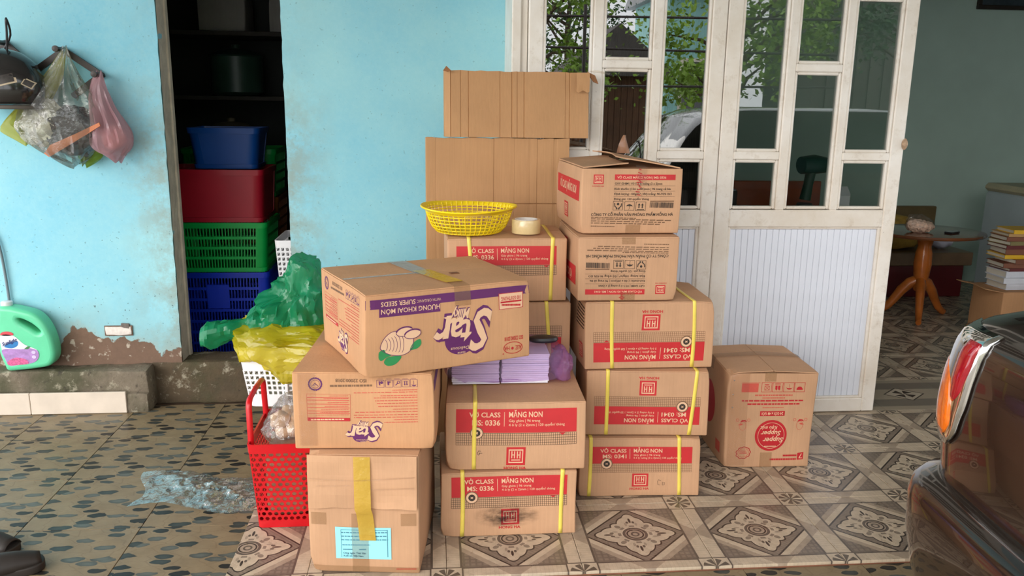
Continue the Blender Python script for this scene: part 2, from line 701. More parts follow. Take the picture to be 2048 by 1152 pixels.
MT_CREAM = plain('cream_skirting_tile', sr(214, 200, 184), .4, .07, 12)

# ------------------------------------------------------------------ floors
GX, GY, T = .431, 2.1266, .4
tile_me = MB().box((-.1992, -.1992, -.010), (.1992, .1992, 0), .0012).mesh('tile')
tile_me.materials.append(MT_TILE)
cut_me = MB().box((-.031, -.1992, -.010), (.1992, .1992, 0), .0012).mesh('tile')
cut_me.materials.append(MT_TILE)
thr_me = MB().box((-.1992, -.1992, -.010), (.1992, .1992, 0), .0012).mesh('tile')
thr_me.materials.append(MT_THR)
rnd = random.Random(3)

patio = struct(MB().box((-.60, GY + .002, -.06), (3.63, 3.7266, -.009)).obj('floor', MT_BED))
for j in range(3):
    for i in range(-3, 8):
        o = link('tile', cut_me if i == -3 else tile_me, None, patio)
        o.location = (GX + (i + .5) * T, GY + (j + .5) * T, rnd.uniform(-.0012, 0))
for i in range(0, 8):
    o = link('tile', thr_me, None, patio)
    o.location = (GX + (i + .5) * T, GY + 3.5 * T, -.0005)
room_floor = struct(MB().box((.31, 3.7266, -.06), (5.4, 6.02, -.009)).obj('floor', MT_BED))
for j in range(4, 10):
    for i in range(0, 12):
        o = link('tile', tile_me, None, room_floor)
        o.location = (GX + (i + .5) * T, GY + (j + .5) * T, rnd.uniform(-.001, 0))
PT = .37
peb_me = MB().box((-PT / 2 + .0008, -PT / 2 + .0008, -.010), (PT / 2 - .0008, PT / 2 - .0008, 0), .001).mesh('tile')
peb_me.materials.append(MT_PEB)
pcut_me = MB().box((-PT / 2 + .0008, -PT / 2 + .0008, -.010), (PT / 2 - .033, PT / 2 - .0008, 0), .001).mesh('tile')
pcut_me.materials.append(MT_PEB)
yard = struct(MB().box((-2.45, .64, -.08), (3.4, GY + .002, -.023)).box((-2.45, GY + .002, -.08), (-.602, 3.66, -.023)).obj('floor', plain('brown_grout', sr(92, 72, 54), .9)))
for j in range(-4, 5):
    for i in range(-4, 12):
        x, y = -.94 + (i + .5) * PT, GY - .185 + j * PT
        if i > 0 and y > GY - .1:
            continue
        if x > 2.6 and y < 1.5:
            continue
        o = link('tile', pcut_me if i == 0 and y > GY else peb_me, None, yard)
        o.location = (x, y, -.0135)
struct(MB().box((-14, -16, -.3), (14, .66, -.03)).obj('floor', MT_GROUND))

# ------------------------------------------------------------------ walls
WY = 3.64


def wall_grid(name, x0, x1, z0, z1, y0, y1, mat, rough_left=0., rough_right=0., seed=1):
    nz = int((z1 - z0) / .03)
    mb = MB()

    def col(x, y, amp, k):
        return [Vector((x + amp * (noise.noise(Vector((seed * 7 + k, z0 + (z1 - z0) * j / nz * 22, 0))) + .6 * noise.noise(Vector((k, (z0 + (z1 - z0) * j / nz) * 60, seed)))), y, z0 + (z1 - z0) * j / nz)) for j in range(nz + 1)]
    cols = [col(x0, y0, rough_left, 1), col(x1, y0, rough_right, 2), col(x1, y1, 0, 3), col(x0, y1, 0, 4)]
    for a in range(4):
        A, B = cols[a], cols[(a + 1) % 4]
        for j in range(nz):
            mb.add([A[j], B[j], B[j + 1], A[j + 1]], [(0, 1, 2, 3)])
    mb.add([c[-1] for c in cols], [(0, 1, 2, 3)])
    return struct(mb.obj(name, mat))


wall_grid('wall_left', -2.5, -1.125, .0, 2.75, WY, WY + .10, MT_BLUE, 0, .005, 2)
wall_grid('wall_middle', -.625, .308, .0, 2.75, WY, WY + .10, MT_BLUE, .003, 0, 5)
struct(MB().box((-1.125, WY, 2.05), (-.625, WY + .1, 2.75)).obj('wall_upper', MT_BLUE))
# bare plaster lining of the store doorway
mb = MB()
mb.grid(lambda u, v: Vector((-1.1225 + .004 * noise.noise(Vector((u * 4, v * 30, 1))), WY + .004 + .10 * u, .17 + 1.88 * v)), 4, 60)
struct(mb.obj('trim_1', MT_REVEAL))
struct(MB().box((-1.25, WY + .10, .16), (-1.115, WY + .13, 2.1)).obj('trim_2', MT_REVEAL))
# store room shell
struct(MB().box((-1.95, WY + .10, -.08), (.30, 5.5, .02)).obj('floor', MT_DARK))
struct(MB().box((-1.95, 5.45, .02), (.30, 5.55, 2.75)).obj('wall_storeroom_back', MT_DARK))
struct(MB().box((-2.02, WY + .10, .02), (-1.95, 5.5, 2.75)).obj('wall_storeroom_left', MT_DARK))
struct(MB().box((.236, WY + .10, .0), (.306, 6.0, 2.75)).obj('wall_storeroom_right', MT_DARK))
# living room shell
struct(MB().box((.31, 6.02, -.05), (5.4, 6.12, 2.75)).obj('wall_back', MT_ROOM))
struct(MB().box((5.4, 3.5, -.05), (5.5, 6.1, 2.75)).obj('wall_right', MT_ROOM))
struct(MB().box((.308, WY + .1, .0), (.325, 6.02, 2.75)).obj('wall_room_left', MT_ROOM))
struct(MB().box((3.75, 3.42, 0), (5.4, 3.55, 2.75)).obj('wall_front', MT_BLUE))
struct(MB().box((.308, 3.36, 2.32), (3.75, 3.50, 2.75)).obj('wall_above_door', MT_BLUE))
struct(MB().box((-2.6, 3.36, 2.75), (5.5, 6.2, 2.85)).obj('ceiling', MT_CEIL))
# porch roof on two beams
struct(MB().box((-3.6, .10, 2.70), (6.2, 3.36, 2.75)).box((-3.6, .12, 2.56), (6.2, .20, 2.70)).box((-3.6, 1.8, 2.58), (6.2, 1.88, 2.70)).obj('ceiling_porch', MT_CEIL))

# ledge under the left wall
def lump(lo, hi, seg, amp, seed, r=.012):
    """concrete block with an uneven skin"""
    def ax(a, b, n):
        return [a] + [a + r] + [a + r + (b - a - 2 * r) * k / n for k in range(1, n)] + [b - r, b]
    X, Y, Z = ax(lo[0], hi[0], seg[0]), ax(lo[1], hi[1], seg[1]), ax(lo[2], hi[2], seg[2])
    mb = MB()

    def P(x, y, z):
        p = Vector((x, y, z))
        q = Vector((min(max(x, lo[0] + r), hi[0] - r), min(max(y, lo[1] + r), hi[1] - r), min(max(z, lo[2] + r), hi[2] - r)))
        v = p - q
        if v.length > 1e-6:
            p = q + v.normalized() * max(abs(v.x), abs(v.y), abs(v.z))
        return p + amp * noise.noise_vector(p * 9 + Vector((seed, 0, 0))) + amp * .5 * noise.noise_vector(p * 31 + Vector((seed, 0, 0)))
    for A, B, f in ((X, Z, lambda a, b: P(a, lo[1], b)), (X, Z, lambda a, b: P(a, hi[1], b)), (X, Y, lambda a, b: P(a, b, hi[2])), (X, Y, lambda a, b: P(a, b, lo[2])), (Y, Z, lambda a, b: P(lo[0], a, b)), (Y, Z, lambda a, b: P(hi[0], a, b))):
        w = len(A)
        mb.add([f(a, b) for b in B for a in A], [(j * w + i, j * w + i + 1, (j + 1) * w + i + 1, (j + 1) * w + i) for j in range(len(B) - 1) for i in range(w - 1)])
    return mb


struct(lump((-2.48, 3.545, -.02), (-1.245, WY + .01, .172), (40, 3, 6), .008, 3).obj('trim_3', MT_MOSS, None, 40))
struct(lump((-1.36, 3.525, -.02), (-1.245, WY + .01, .075), (6, 3, 4), .006, 7).obj('trim_4', MT_MOSS, None, 40))
struct(lump((-1.26, WY - .004, -.02), (-.1, WY + .16, .178), (44, 5, 6), .005, 11).obj('trim_5', MT_SILL, None, 40))
sk = group_struct('baseboard_left')
for x0, x1 in ((-2.45, -2.245), (-2.243, -1.843 + .11), (-1.731, -1.335)):
    MB().box((x0, 3.515, -.012), (x1, 3.527, .084), .002).obj('tile', MT_CREAM, sk)

# ------------------------------------------------------------------ white glazed doors
DY = 3.31
MT_GLASS = pane_glass('door_glass', (.80, .84, .82, 1), .05)
MT_GLASS2 = pane_glass('ribbed_door_glass', (.50, .52, .50, 1), .20)
DTOP = 2.26


def door(name, x0, x1, cols, panel, rows, glass):
    d = group_struct(name)
    t = .042
    f = lambda a, b, c, e, nm='rail', y0=0., dep=t, r=.004: MB().box((a, DY + y0, c), (b, DY + y0 + dep, e), r).obj(nm, MT_WHITE, d)
    # outer stiles, lock rail, foot rail, top rail
    f(x0, cols[0][0] - .012, .004, DTOP, 'stile')
    f(cols[-1][1] + .012, x1, .004, DTOP, 'stile')
    f(cols[0][0] - .012, cols[-1][1] + .012, .835, .908)
    f(cols[0][0] - .012, cols[-1][1] + .012, .004, .066)
    f(cols[0][0] - .012, cols[-1][1] + .012, 2.15, DTOP)
    for k in range(len(cols) - 1):
        f(cols[k][1] + .012, cols[k + 1][0] - .012, .908, 2.15, 'stile')
    # kick panel of narrow grooved boards with a bead round it
    n = 24
    w = (panel[1] - panel[0]) / n
    board = MB().box((.0006, DY + .016, .075), (w - .0006, DY + .026, .826), .0016).mesh('board')
    board.materials.append(MT_PANEL)
    for k in range(n):
        o = link('board', board, None, d)
        o.location.x = panel[0] + k * w
    for a, b, c, e in ((panel[0] - .012, panel[0], .066, .835), (panel[1], panel[1] + .012, .066, .835), (panel[0], panel[1], .826, .835), (panel[0], panel[1], .066, .075)):
        f(a, b, c, e, 'bead', .006, .03, .003)
    # panes, each in its own bead, with cross rails between
    for (a, b), rr in zip(cols, rows):
        for k, (z0, z1) in enumerate(rr):
            g = MB().box((a - .002, DY + .019, z0 - .002), (b + .002, DY + .023, z1 + .002)).obj('pane', glass, d)
            for p, q, u, v in ((a - .012, a, z0 - .012, z1 + .012), (b, b + .012, z0 - .012, z1 + .012), (a, b, z0 - .012, z0), (a, b, z1, z1 + .012)):
                f(p, q, u, v, 'bead', .005, .034, .004)
            zn = rr[k + 1][0] if k + 1 < len(rr) else 2.162
            f(a - .012, b + .012, z1 + .012, zn - .012)
    return d


Q = [[(.923, 1.103), (1.160, 1.748), (1.806, 2.15)], [(.923, 1.457), (1.513, 2.15)], [(.923, 1.103), (1.160, 1.748), (1.806, 2.15)]]
QT = [[(.923, 1.103), (1.160, 2.15)], [(.923, 1.457), (1.513, 2.15)], [(.923, 1.103), (1.160, 2.15)]]
QR = [[(.923, 1.103), (1.160, 2.15)], [(.923, 1.457), (1.513, 2.15)], [(.923, 1.103), (1.160, 1.748), (1.806, 2.15)]]
door('door_1', .373, 1.1635, [(.442, .616), (.680, .856), (.919, 1.091)], (.442, 1.091), QT, MT_GLASS2)
dr = door('door_2', 1.1665, 1.958, [(1.240, 1.411), (1.474, 1.648), (1.706, 1.889)], (1.240, 1.889), QR, MT_GLASS)
# flaked putty knob on the meeting stile
MB().lathe([(.002, 0), (.013, .002), (.016, .010), (.011, .018), (.003, .021)], 12).map(lambda p: (p.x * .8 + 1.955, DY - p.z + .002, p.y * 1.5 + 1.185)).obj('keeper', plain('rusty_keeper', sr(176, 146, 118), .7, .4, 60), dr, 60)
# frame to the left of the doors
fr = group_struct('door_frame')
MB().box((.308, DY + .012, 0), (.345, WY + .1, 2.32), .004).obj('post', MT_WHITE, fr)
MB().box((.345, DY + .030, 0), (.371, WY + .1, 2.32), .002).obj('stop', MT_WHITE, fr)
MB().box((.345, DY + .030, 2.262), (3.7, DY + .13, 2.32), .003).obj('head', MT_WHITE, fr)
MB().box((3.68, DY + .012, 0), (3.76, DY + .13, 2.32), .004).obj('post', MT_WHITE, fr)
# ribbed dark shutter pulled shut behind the left leaf
rb = MB()
pts = []
nrib = 78
for k in range(nrib * 2 + 1):
    pts.append((.40 + .76 * k / (nrib * 2), 3.44 + (.006 if k % 2 else 0)))
for k in range(len(pts) - 1):
    a, b2 = pts[k], pts[k + 1]
    rb.add([(a[0], a[1], .0), (b2[0], b2[1], .0), (b2[0], b2[1], 2.26), (a[0], a[1], 2.26)], [(0, 1, 2, 3)])
struct(rb.obj('ribbed_blind', plain('dark_ribbed_blind', sr(58, 54, 46), .5, .2, 3), None, None, False))
# ------------------------------------------------------------------ cartons
KRAFT = sr(192, 150, 116)
MT_CARD = cardboard('kraft_cardboard', KRAFT)
MT_CARD2 = cardboard('brown_cardboard', sr(184, 138, 98))
MT_CARD3 = cardboard('warm_cardboard', sr(196, 148, 108))
MT_INSIDE = cardboard('raw_cardboard', sr(186, 142, 100), worn=.06)
MT_TORN = cardboard('torn_cardboard', sr(146, 100, 66), worn=.3)
MT_KPRINT = plain('unprinted_kraft_lettering', sr(220, 180, 146), .7, .03)
RED = plain('red_ink', sr(190, 40, 44), .6, .06, 20)
RED2 = plain('faded_red_ink', sr(196, 84, 68), .65, .1, 20)
DRED = plain('dark_red_ink', sr(180, 30, 38), .6, .06, 20)
PURPLE = plain('purple_ink', sr(94, 34, 92), .6, .06, 20)
GREEN = plain('green_ink', sr(44, 134, 76), .6, .08, 20)
INK = plain('black_ink', sr(58, 46, 38), .7, .1, 20)
BROWNINK = plain('brown_ink', sr(116, 84, 60), .7, .1, 20)
STRAP = plain('yellow_strapping', sr(232, 208, 92), .35, .06, 20)
TAPE = film('clear_brown_tape', (.42, .27, .14, 1), .25, .3, .3, .05, .16)
TAPEY = film('yellow_tape', (.62, .40, .06, 1), .85, .15, .7, .1)
TAPEC = clear_film('shiny_clear_tape', (.95, .92, .88, 1), .0, .14, .03, .35)
TAPEG = film('greyish_tape', (.52, .53, .50, 1), .5, .12, .7, .05, .2)


class Carton:
    def __init__(s, name, label, w, d, h, bl, yaw, z, seed, group=None, mat=None, bulge=.004, wob=.0022, r=.005, cat='box', seam='x', closed=True, lift=.0015):
        s.lift = lift
        s.w, s.d, s.h, s.seed, s.b, s.wob, s.r = w, d, h - .0042, seed, bulge, wob, r
        s.mat = mat or MT_CARD
        a = math.radians(yaw)
        cx = bl[0] + math.cos(a) * w / 2 - math.sin(a) * d / 2
        cy = bl[1] + math.sin(a) * w / 2 + math.cos(a) * d / 2
        s.o = thing(name, label, cat, (cx, cy, z), a, group)
        R = random.Random(seed)
        s.ph = [(R.uniform(5, 13), R.uniform(5, 13), R.uniform(5, 13), R.uniform(0, 6.28)) for _ in range(6)]
        s.crush = [(R.choice((-1, 1)), R.choice((-1, 1)), R.choice((-1, 1)), R.uniform(.004, .012)) for _ in range(3)]
        s.body()
        if closed:
            s.flaps(seam)

    def deform(s, p):
        w, d, h, r = s.w, s.d, s.h, s.r
        x, y, z = p
        q = Vector((min(max(x, -w / 2 + r), w / 2 - r), min(max(y, -d / 2 + r), d / 2 - r), min(max(z, r), h - r)))
        v = Vector(p) - q
        if v.length > 1e-7:
            m = max(abs(v.x), abs(v.y), abs(v.z))
            p = q + v.normalized() * m
        else:
            p = Vector(p)
        X, Y, Z = 2 * x / w, 2 * y / d, 2 * z / h - 1
        cx, cy, cz = (math.cos(PI / 2 * max(-1, min(1, t))) for t in (X, Y, Z))
        p = p + Vector((s.b * X * cy * cz, s.b * Y * cx * cz, 0))
        e = [math.sin(a * x + b * y + c * z + f) for a, b, c, f in s.ph]
        k = s.wob
        p += Vector((k * (e[0] + .6 * e[1]), k * (e[2] + .6 * e[3]), 0))
        # crushed corners
        for sx, sy, sz, am in s.crush:
            dd = (Vector((x - sx * w / 2, y - sy * d / 2, z - (h if sz > 0 else 0)))).length
            if dd < .05:
                f = (1 - dd / .05) ** 2 * am
                p += Vector((-sx * f, -sy * f, (-f if sz > 0 else 0)))
        return p

    def axis(s, a, b, n):
        r = s.r
        return [a, a + r * .4, a + r] + [a + r + (b - a - 2 * r) * k / n for k in range(1, n)] + [b - r, b - r * .4, b]

    def body(s):
        w, d, h = s.w, s.d, s.h - .0045
        X, Y, Z = s.axis(-w / 2, w / 2, 12), s.axis(-d / 2, d / 2, 10), s.axis(0, h, 8)
        mb = MB()
        for A, B, f in ((X, Z, lambda a, b: (a, -d / 2, b)), (X, Z, lambda a, b: (a, d / 2, b)), (X, Y, lambda a, b: (a, b, h)), (X, Y, lambda a, b: (a, b, 0)), (Y, Z, lambda a, b: (-w / 2, a, b)), (Y, Z, lambda a, b: (w / 2, a, b))):
            k = len(A)
            mb.add([s.deform(f(a, b)) for b in B for a in A], [(j * k + i, j * k + i + 1, (j + 1) * k + i + 1, (j + 1) * k + i) for j in range(len(B) - 1) for i in range(k - 1)])
        me = mb.mesh('body', None, False)
        bm = bmesh.new()
        bm.from_mesh(me)
        bmesh.ops.remove_doubles(bm, verts=bm.verts, dist=1e-5)
        bmesh.ops.recalc_face_normals(bm, faces=bm.faces)
        bm.to_mesh(me)
        bm.free()
        me.polygons.foreach_set('use_smooth', [True] * len(me.polygons))
        s.body_o = link('body', me, s.mat, s.o)

    def flaps(s, seam):
        w, d, h = s.w, s.d, s.h
        R = random.Random(s.seed + 50)
        e = .0015
        for k in (-1, 1):
            lift = R.uniform(.4, 1) * s.lift
            mb = MB()
            if seam == 'x':
                y0, y1 = (-d / 2 + e, -.0012) if k < 0 else (.0012, d / 2 - e)
                fn = lambda u, v, dz: s.deform((-w / 2 + e + u * (w - 2 * e), y0 + v * (y1 - y0), h - .004 + dz)) + Vector((0, 0, lift * (v if k < 0 else 1 - v)))
            else:
                x0, x1 = (-w / 2 + e, -.0012) if k < 0 else (.0012, w / 2 - e)
                fn = lambda u, v, dz: s.deform((x0 + u * (x1 - x0), -d / 2 + e + v * (d - 2 * e), h - .004 + dz)) + Vector((0, 0, lift * (u if k < 0 else 1 - u)))
            n, m = 10, 8
            mb.grid(lambda u, v: fn(u, v, .004), n, m)
            mb.grid(lambda u, v: fn(u, v, 0), n, m)
            for a, b in (((0, 0), (1, 0)), ((1, 0), (1, 1)), ((1, 1), (0, 1)), ((0, 1), (0, 0))):
                mb.grid(lambda u, v: fn(a[0] + (b[0] - a[0]) * u, a[1] + (b[1] - a[1]) * u, .004 * v), 10, 1)
            mb.obj('flap', s.mat, s.o)

    def surf(s, face, a, t, off=.0006):
        w, d = s.w, s.d
        if face == 'front':
            p = (-w / 2 + a, -d / 2 - off, t)
        elif face == 'left':
            p = (-w / 2 - off, d / 2 - a, t)
        elif face == 'right':
            p = (w / 2 + off, -d / 2 + a, t)
        else:
            p = (-w / 2 + a, -d / 2 + t, s.h + off)
        return s.deform(p)

    def dims(s, face):
        return {'front': (s.w, s.h), 'left': (s.d, s.h), 'right': (s.d, s.h), 'top': (s.w, s.d)}[face]

    def strip(s, path, wdir, width, mat, name, thick=.0006):
        """band laid along a path on the carton, width along wdir"""
        mb = MB()
        wd = Vector(wdir) * width / 2
        P = [Vector(p) for p in path]
        fine = []
        for a, b in zip(P, P[1:]):
            n = max(1, int((b - a).length / .02))
            fine += [a + (b - a) * k / n for k in range(n)]
        fine.append(P[-1])
        vs = []
        for p in fine:
            vs += [s.deform(p - wd), s.deform(p), s.deform(p + wd)]
        mb.add(vs, [(3 * i + j, 3 * i + j + 1, 3 * i + j + 4, 3 * i + j + 3) for i in range(len(fine) - 1) for j in (0, 1)])
        o = mb.obj(name, mat, s.o, 180)
        if thick:
            md = o.modifiers.new('thickness', 'SOLIDIFY')
            md.thickness = thick
            md.offset = 0
        return o

    def strap(s, x, lean=0.):
        d, h, q = s.d / 2 + .0018, s.h, .0022
        return s.strip([(x - lean, -d, .003), (x, -d, h * .5), (x + lean, -d, h - s.r), (x + lean, -d, h + q), (x + lean, -d + s.r, h + q), (x + lean, d - s.r, h + q), (x + lean, d, h + q), (x + lean, d, .003)], (1, 0, 0), .0125, STRAP, 'strap', .0012)


def stretch(quad):
    """maps a point measured on the photo to 0..1 face coordinates (bilinear inverse)"""
    TL, TR, BR, BL = [Vector(p) for p in quad]

    def f(px, py):
        u = v = .5
        P = Vector((px, py))
        for _ in range(8):
            q = TL * (1 - u) * (1 - v) + TR * u * (1 - v) + BR * u * v + BL * (1 - u) * v
            du = (TR - TL) * (1 - v) + (BR - BL) * v
            dv = (BL - TL) * (1 - u) + (BR - TR) * u
            e = P - q
            det = du.x * dv.y - du.y * dv.x
            u += (e.x * dv.y - e.y * dv.x) / det
            v += (du.x * e.y - du.y * e.x) / det
        return u, v
    return f


class Ink:
    def __init__(s, box, face, quad, flip=False, vs=(1, 0)):
        s.vs = vs
        s.c, s.face, s.q, s.flip = box, face, stretch(quad), flip
        s.W, s.H = box.dims(face)
        s.parts = {}

    def st(s, px, py):
        u, v = s.q(px, py)
        v = v * s.vs[0] + s.vs[1]
        if s.flip:
            u, v = 1 - u, 1 - v
        return u * s.W, (1 - v) * s.H

    def put(s, part, mat, pts, faces, lift=0):
        mb = s.parts.setdefault((part, mat.name), (MB(), mat))[0]
        mb.add([s.c.surf(s.face, a, t, .0007 + .00035 * lift) for a, t in pts], faces)

    def rect_st(s, part, mat, a, b, lift=0):
        (a0, t0), (a1, t1) = a, b
        nx = max(1, int(abs(a1 - a0) / .025))
        ny = max(1, int(abs(t1 - t0) / .025))
        pts = [(a0 + (a1 - a0) * i / nx, t0 + (t1 - t0) * j / ny) for j in range(ny + 1) for i in range(nx + 1)]
        k = nx + 1
        s.put(part, mat, pts, [(j * k + i, j * k + i + 1, (j + 1) * k + i + 1, (j + 1) * k + i) for j in range(ny) for i in range(nx)], lift)

    def rect(s, part, mat, x0, y0, x1, y1, lift=0):
        s.rect_st(part, mat, s.st(x0, y0), s.st(x1, y1), lift)

    def frame(s, part, mat, x0, y0, x1, y1, wd=.0008, lift=0):
        (a0, t0), (a1, t1) = s.st(x0, y0), s.st(x1, y1)
        a0, a1 = min(a0, a1), max(a0, a1)
        t0, t1 = min(t0, t1), max(t0, t1)
        for r in (((a0, t0), (a1, t0 + wd)), ((a0, t1 - wd), (a1, t1)), ((a0, t0 + wd), (a0 + wd, t1 - wd)), ((a1 - wd, t0 + wd), (a1, t1 - wd))):
            s.rect_st(part, mat, r[0], r[1], lift)

    def text(s, part, mat, body, x0, y0, x1, y1, bold=.0, rot=False, lift=1, shear=0., arc=0.):
        """lettering whose capitals fill the given photo box; rot = printed upside down"""
        vs, fs, w = text_mesh(body, bold, shear)
        a0, t0 = s.st(x0, y1)
        t1 = s.st(x0, y0)[1]
        a1 = s.st(x1, y1)[0]
        if rot:
            (a0, t0), (a1, t1) = (a1, t1), (a0, t0)
        pts = []
        for x, y in vs:
            u = x / w
            pts.append((a0 + (a1 - a0) * u, t0 + (t1 - t0) * (y / .69 + arc * (1 - (2 * u - 1) ** 2))))
        s.put(part, mat, pts, fs, lift)

    def line(s, part, mat, pts, wd, lift=1, closed=False):
        P = [Vector(s.st(*p)) for p in pts]
        n = len(P)
        for i in range(n if closed else n - 1):
            a, b = P[i], P[(i + 1) % n]
            d = b - a
            if d.length < 1e-6:
                continue
            k = Vector((-d.y, d.x)).normalized() * wd / 2
            e = d.normalized() * wd * .3
            s.put(part, mat, [a - k - e, b - k + e, b + k + e, a + k - e], [(0, 1, 2, 3)], lift)

    def poly(s, part, mat, pts, lift=0):
        P = [s.st(*p) for p in pts]
        s.put(part, mat, P, tessellate_polygon([[Vector((a, t, 0)) for a, t in P]]), lift)

    def disc(s, part, mat, x, y, r, lift=0, r0=0., sy=1., n=28):
        a, t = s.st(x, y)
        if r0:
            pts = [(a + q * math.cos(2 * PI * k / n), t + sy * q * math.sin(2 * PI * k / n)) for q in (r0, r) for k in range(n)]
            s.put(part, mat, pts, [(k, (k + 1) % n, n + (k + 1) % n, n + k) for k in range(n)], lift)
        else:
            pts = [(a, t)] + [(a + r * math.cos(2 * PI * k / n), t + sy * r * math.sin(2 * PI * k / n)) for k in range(n)]
            s.put(part, mat, pts, [(0, 1 + k, 1 + (k + 1) % n) for k in range(n)], lift)

    def words(s, part, mat, x0, y, x1, h, seed, lift=0):
        """a line of print too small to read: word-long dashes"""
        R = random.Random(seed)
        x = x0
        sg = 1 if x1 > x0 else -1
        span = abs(x1 - x0)
        while abs(x - x0) < span - span * .02:
            wl = min(R.uniform(.03, .10) * span, span - abs(x - x0))
            s.rect(part, mat, x, y - h / 2, x + sg * wl, y + h / 2, lift)
            x += sg * (wl + span * .014)

    def done(s):
        for (part, _), (mb, mat) in s.parts.items():
            o = mb.obj(part, mat, s.c.o, None, False)
            if part not in ('printed_band', 'printed_bar', 'printed_seal', 'printed_stamp_ground', 'printed_table_bar', 'address_label'):
                o['kind'] = 'stuff'


def hh_logo(k, x0, y0, x1, y1, mat, low=True, name='HONG HA'):
    """square seal of two joined uprights, drawn in photo units"""
    w, h = x1 - x0, y1 - y0
    X = lambda f: x0 + w * f
    Y = lambda f: y0 + h * f
    k.rect('printed_logo', mat, x0, y0, x1, y1, 1)
    q = 'printed_logo_lines'
    for a, b, c, d in ((.12, .12, .88, .17), (.12, .83, .88, .88), (.12, .12, .17, .88), (.83, .12, .88, .88)):
        k.rect(q, MT_KPRINT, X(a), Y(b), X(c), Y(d), 2)
    for a in (.26, .40, .55, .69):
        k.rect(q, MT_KPRINT, X(a), Y(.22), X(a + .055), Y(.62), 2)
    for a in (.26, .55):
        k.rect(q, MT_KPRINT, X(a), Y(.40), X(a + .19), Y(.45), 2)
    k.rect(q, MT_KPRINT, X(.26), Y(.69), X(.74), Y(.74), 2)


NOTE_Q = [(105, 262), (970, 240), (970, 668), (105, 690)]


def notebook_face(box, code, flip=False, dots=False, small='4 ô ly (2 x 2)mm | 120 quyển/ thùng', badge=True, right=910, vs=(1, 0)):
    """long printed side of a notebook carton"""
    k = Ink(box, 'front', NOTE_Q, flip, vs)
    k.rect('printed_band', RED, 168, 299, right, 427, 0)
    k.text('printed_lettering', MT_KPRINT, 'VỞ CLASS', 248, 318, 436, 347, .02)
    k.text('printed_lettering', MT_KPRINT, 'MS: ' + code, 266, 365, 436, 397, .02)
    k.rect('printed_lettering', MT_KPRINT, 459, 310, 462, 398, 1)
    k.text('printed_lettering', MT_KPRINT, 'MĂNG NON', 488, 309, 694, 341, .02)
    k.text('printed_lettering', MT_KPRINT, 'Gáy ghim | 96 trang', 488, 355, 680, 370, .01)
    k.text('printed_lettering', MT_KPRINT, small, 488, 381, 834, 396, .01)
    k.poly('printed_band', RED, [(800, 433), (842, 432), (821, 449)], 0)
    # squared-paper strip
    (a0, t0), (a1, t1) = k.st(168, 449), k.st(right, 506)
    lo, hi = min(a0, a1), max(a0, a1)
    b0, b1 = min(t0, t1), max(t0, t1)
    n = 56
    for i in range(n + 1):
        x = lo + (hi - lo) * i / n
        k.rect_st('printed_grid', INK if not dots else BROWNINK, (x - .0005, b0), (x + .0005, b1))
    for j in range(6):
        y = b0 + (b1 - b0) * j / 5
        k.rect_st('printed_grid', INK if not dots else BROWNINK, (lo, y - .0005), (hi, y + .0005))
    if badge:
        k.disc('printed_badge', BROWNINK, 295, 445, .0205, 1)
        k.disc('printed_badge_ground', MT_KPRINT, 295, 445, .0175, 2)
        k.disc('printed_badge_mark', INK, 295, 445, .011, 3, .005)
        for a in (0, 1, 2, 3):
            dx, dy = ((14, 0), (-14, 0), (0, 14), (0, -14))[a]
            k.disc('printed_badge_mark', INK, 295 + dx, 445 + dy, .0045, 4, n=6)
    hh_logo(k, 480, 530, 597, 646, RED)
    k.text('printed_logo', RED, 'HONG HA', 466, 660, 604, 679, .03)
    k.done()


END_Q = [(165, 190), (1480, 145), (1450, 1045), (190, 1075)]


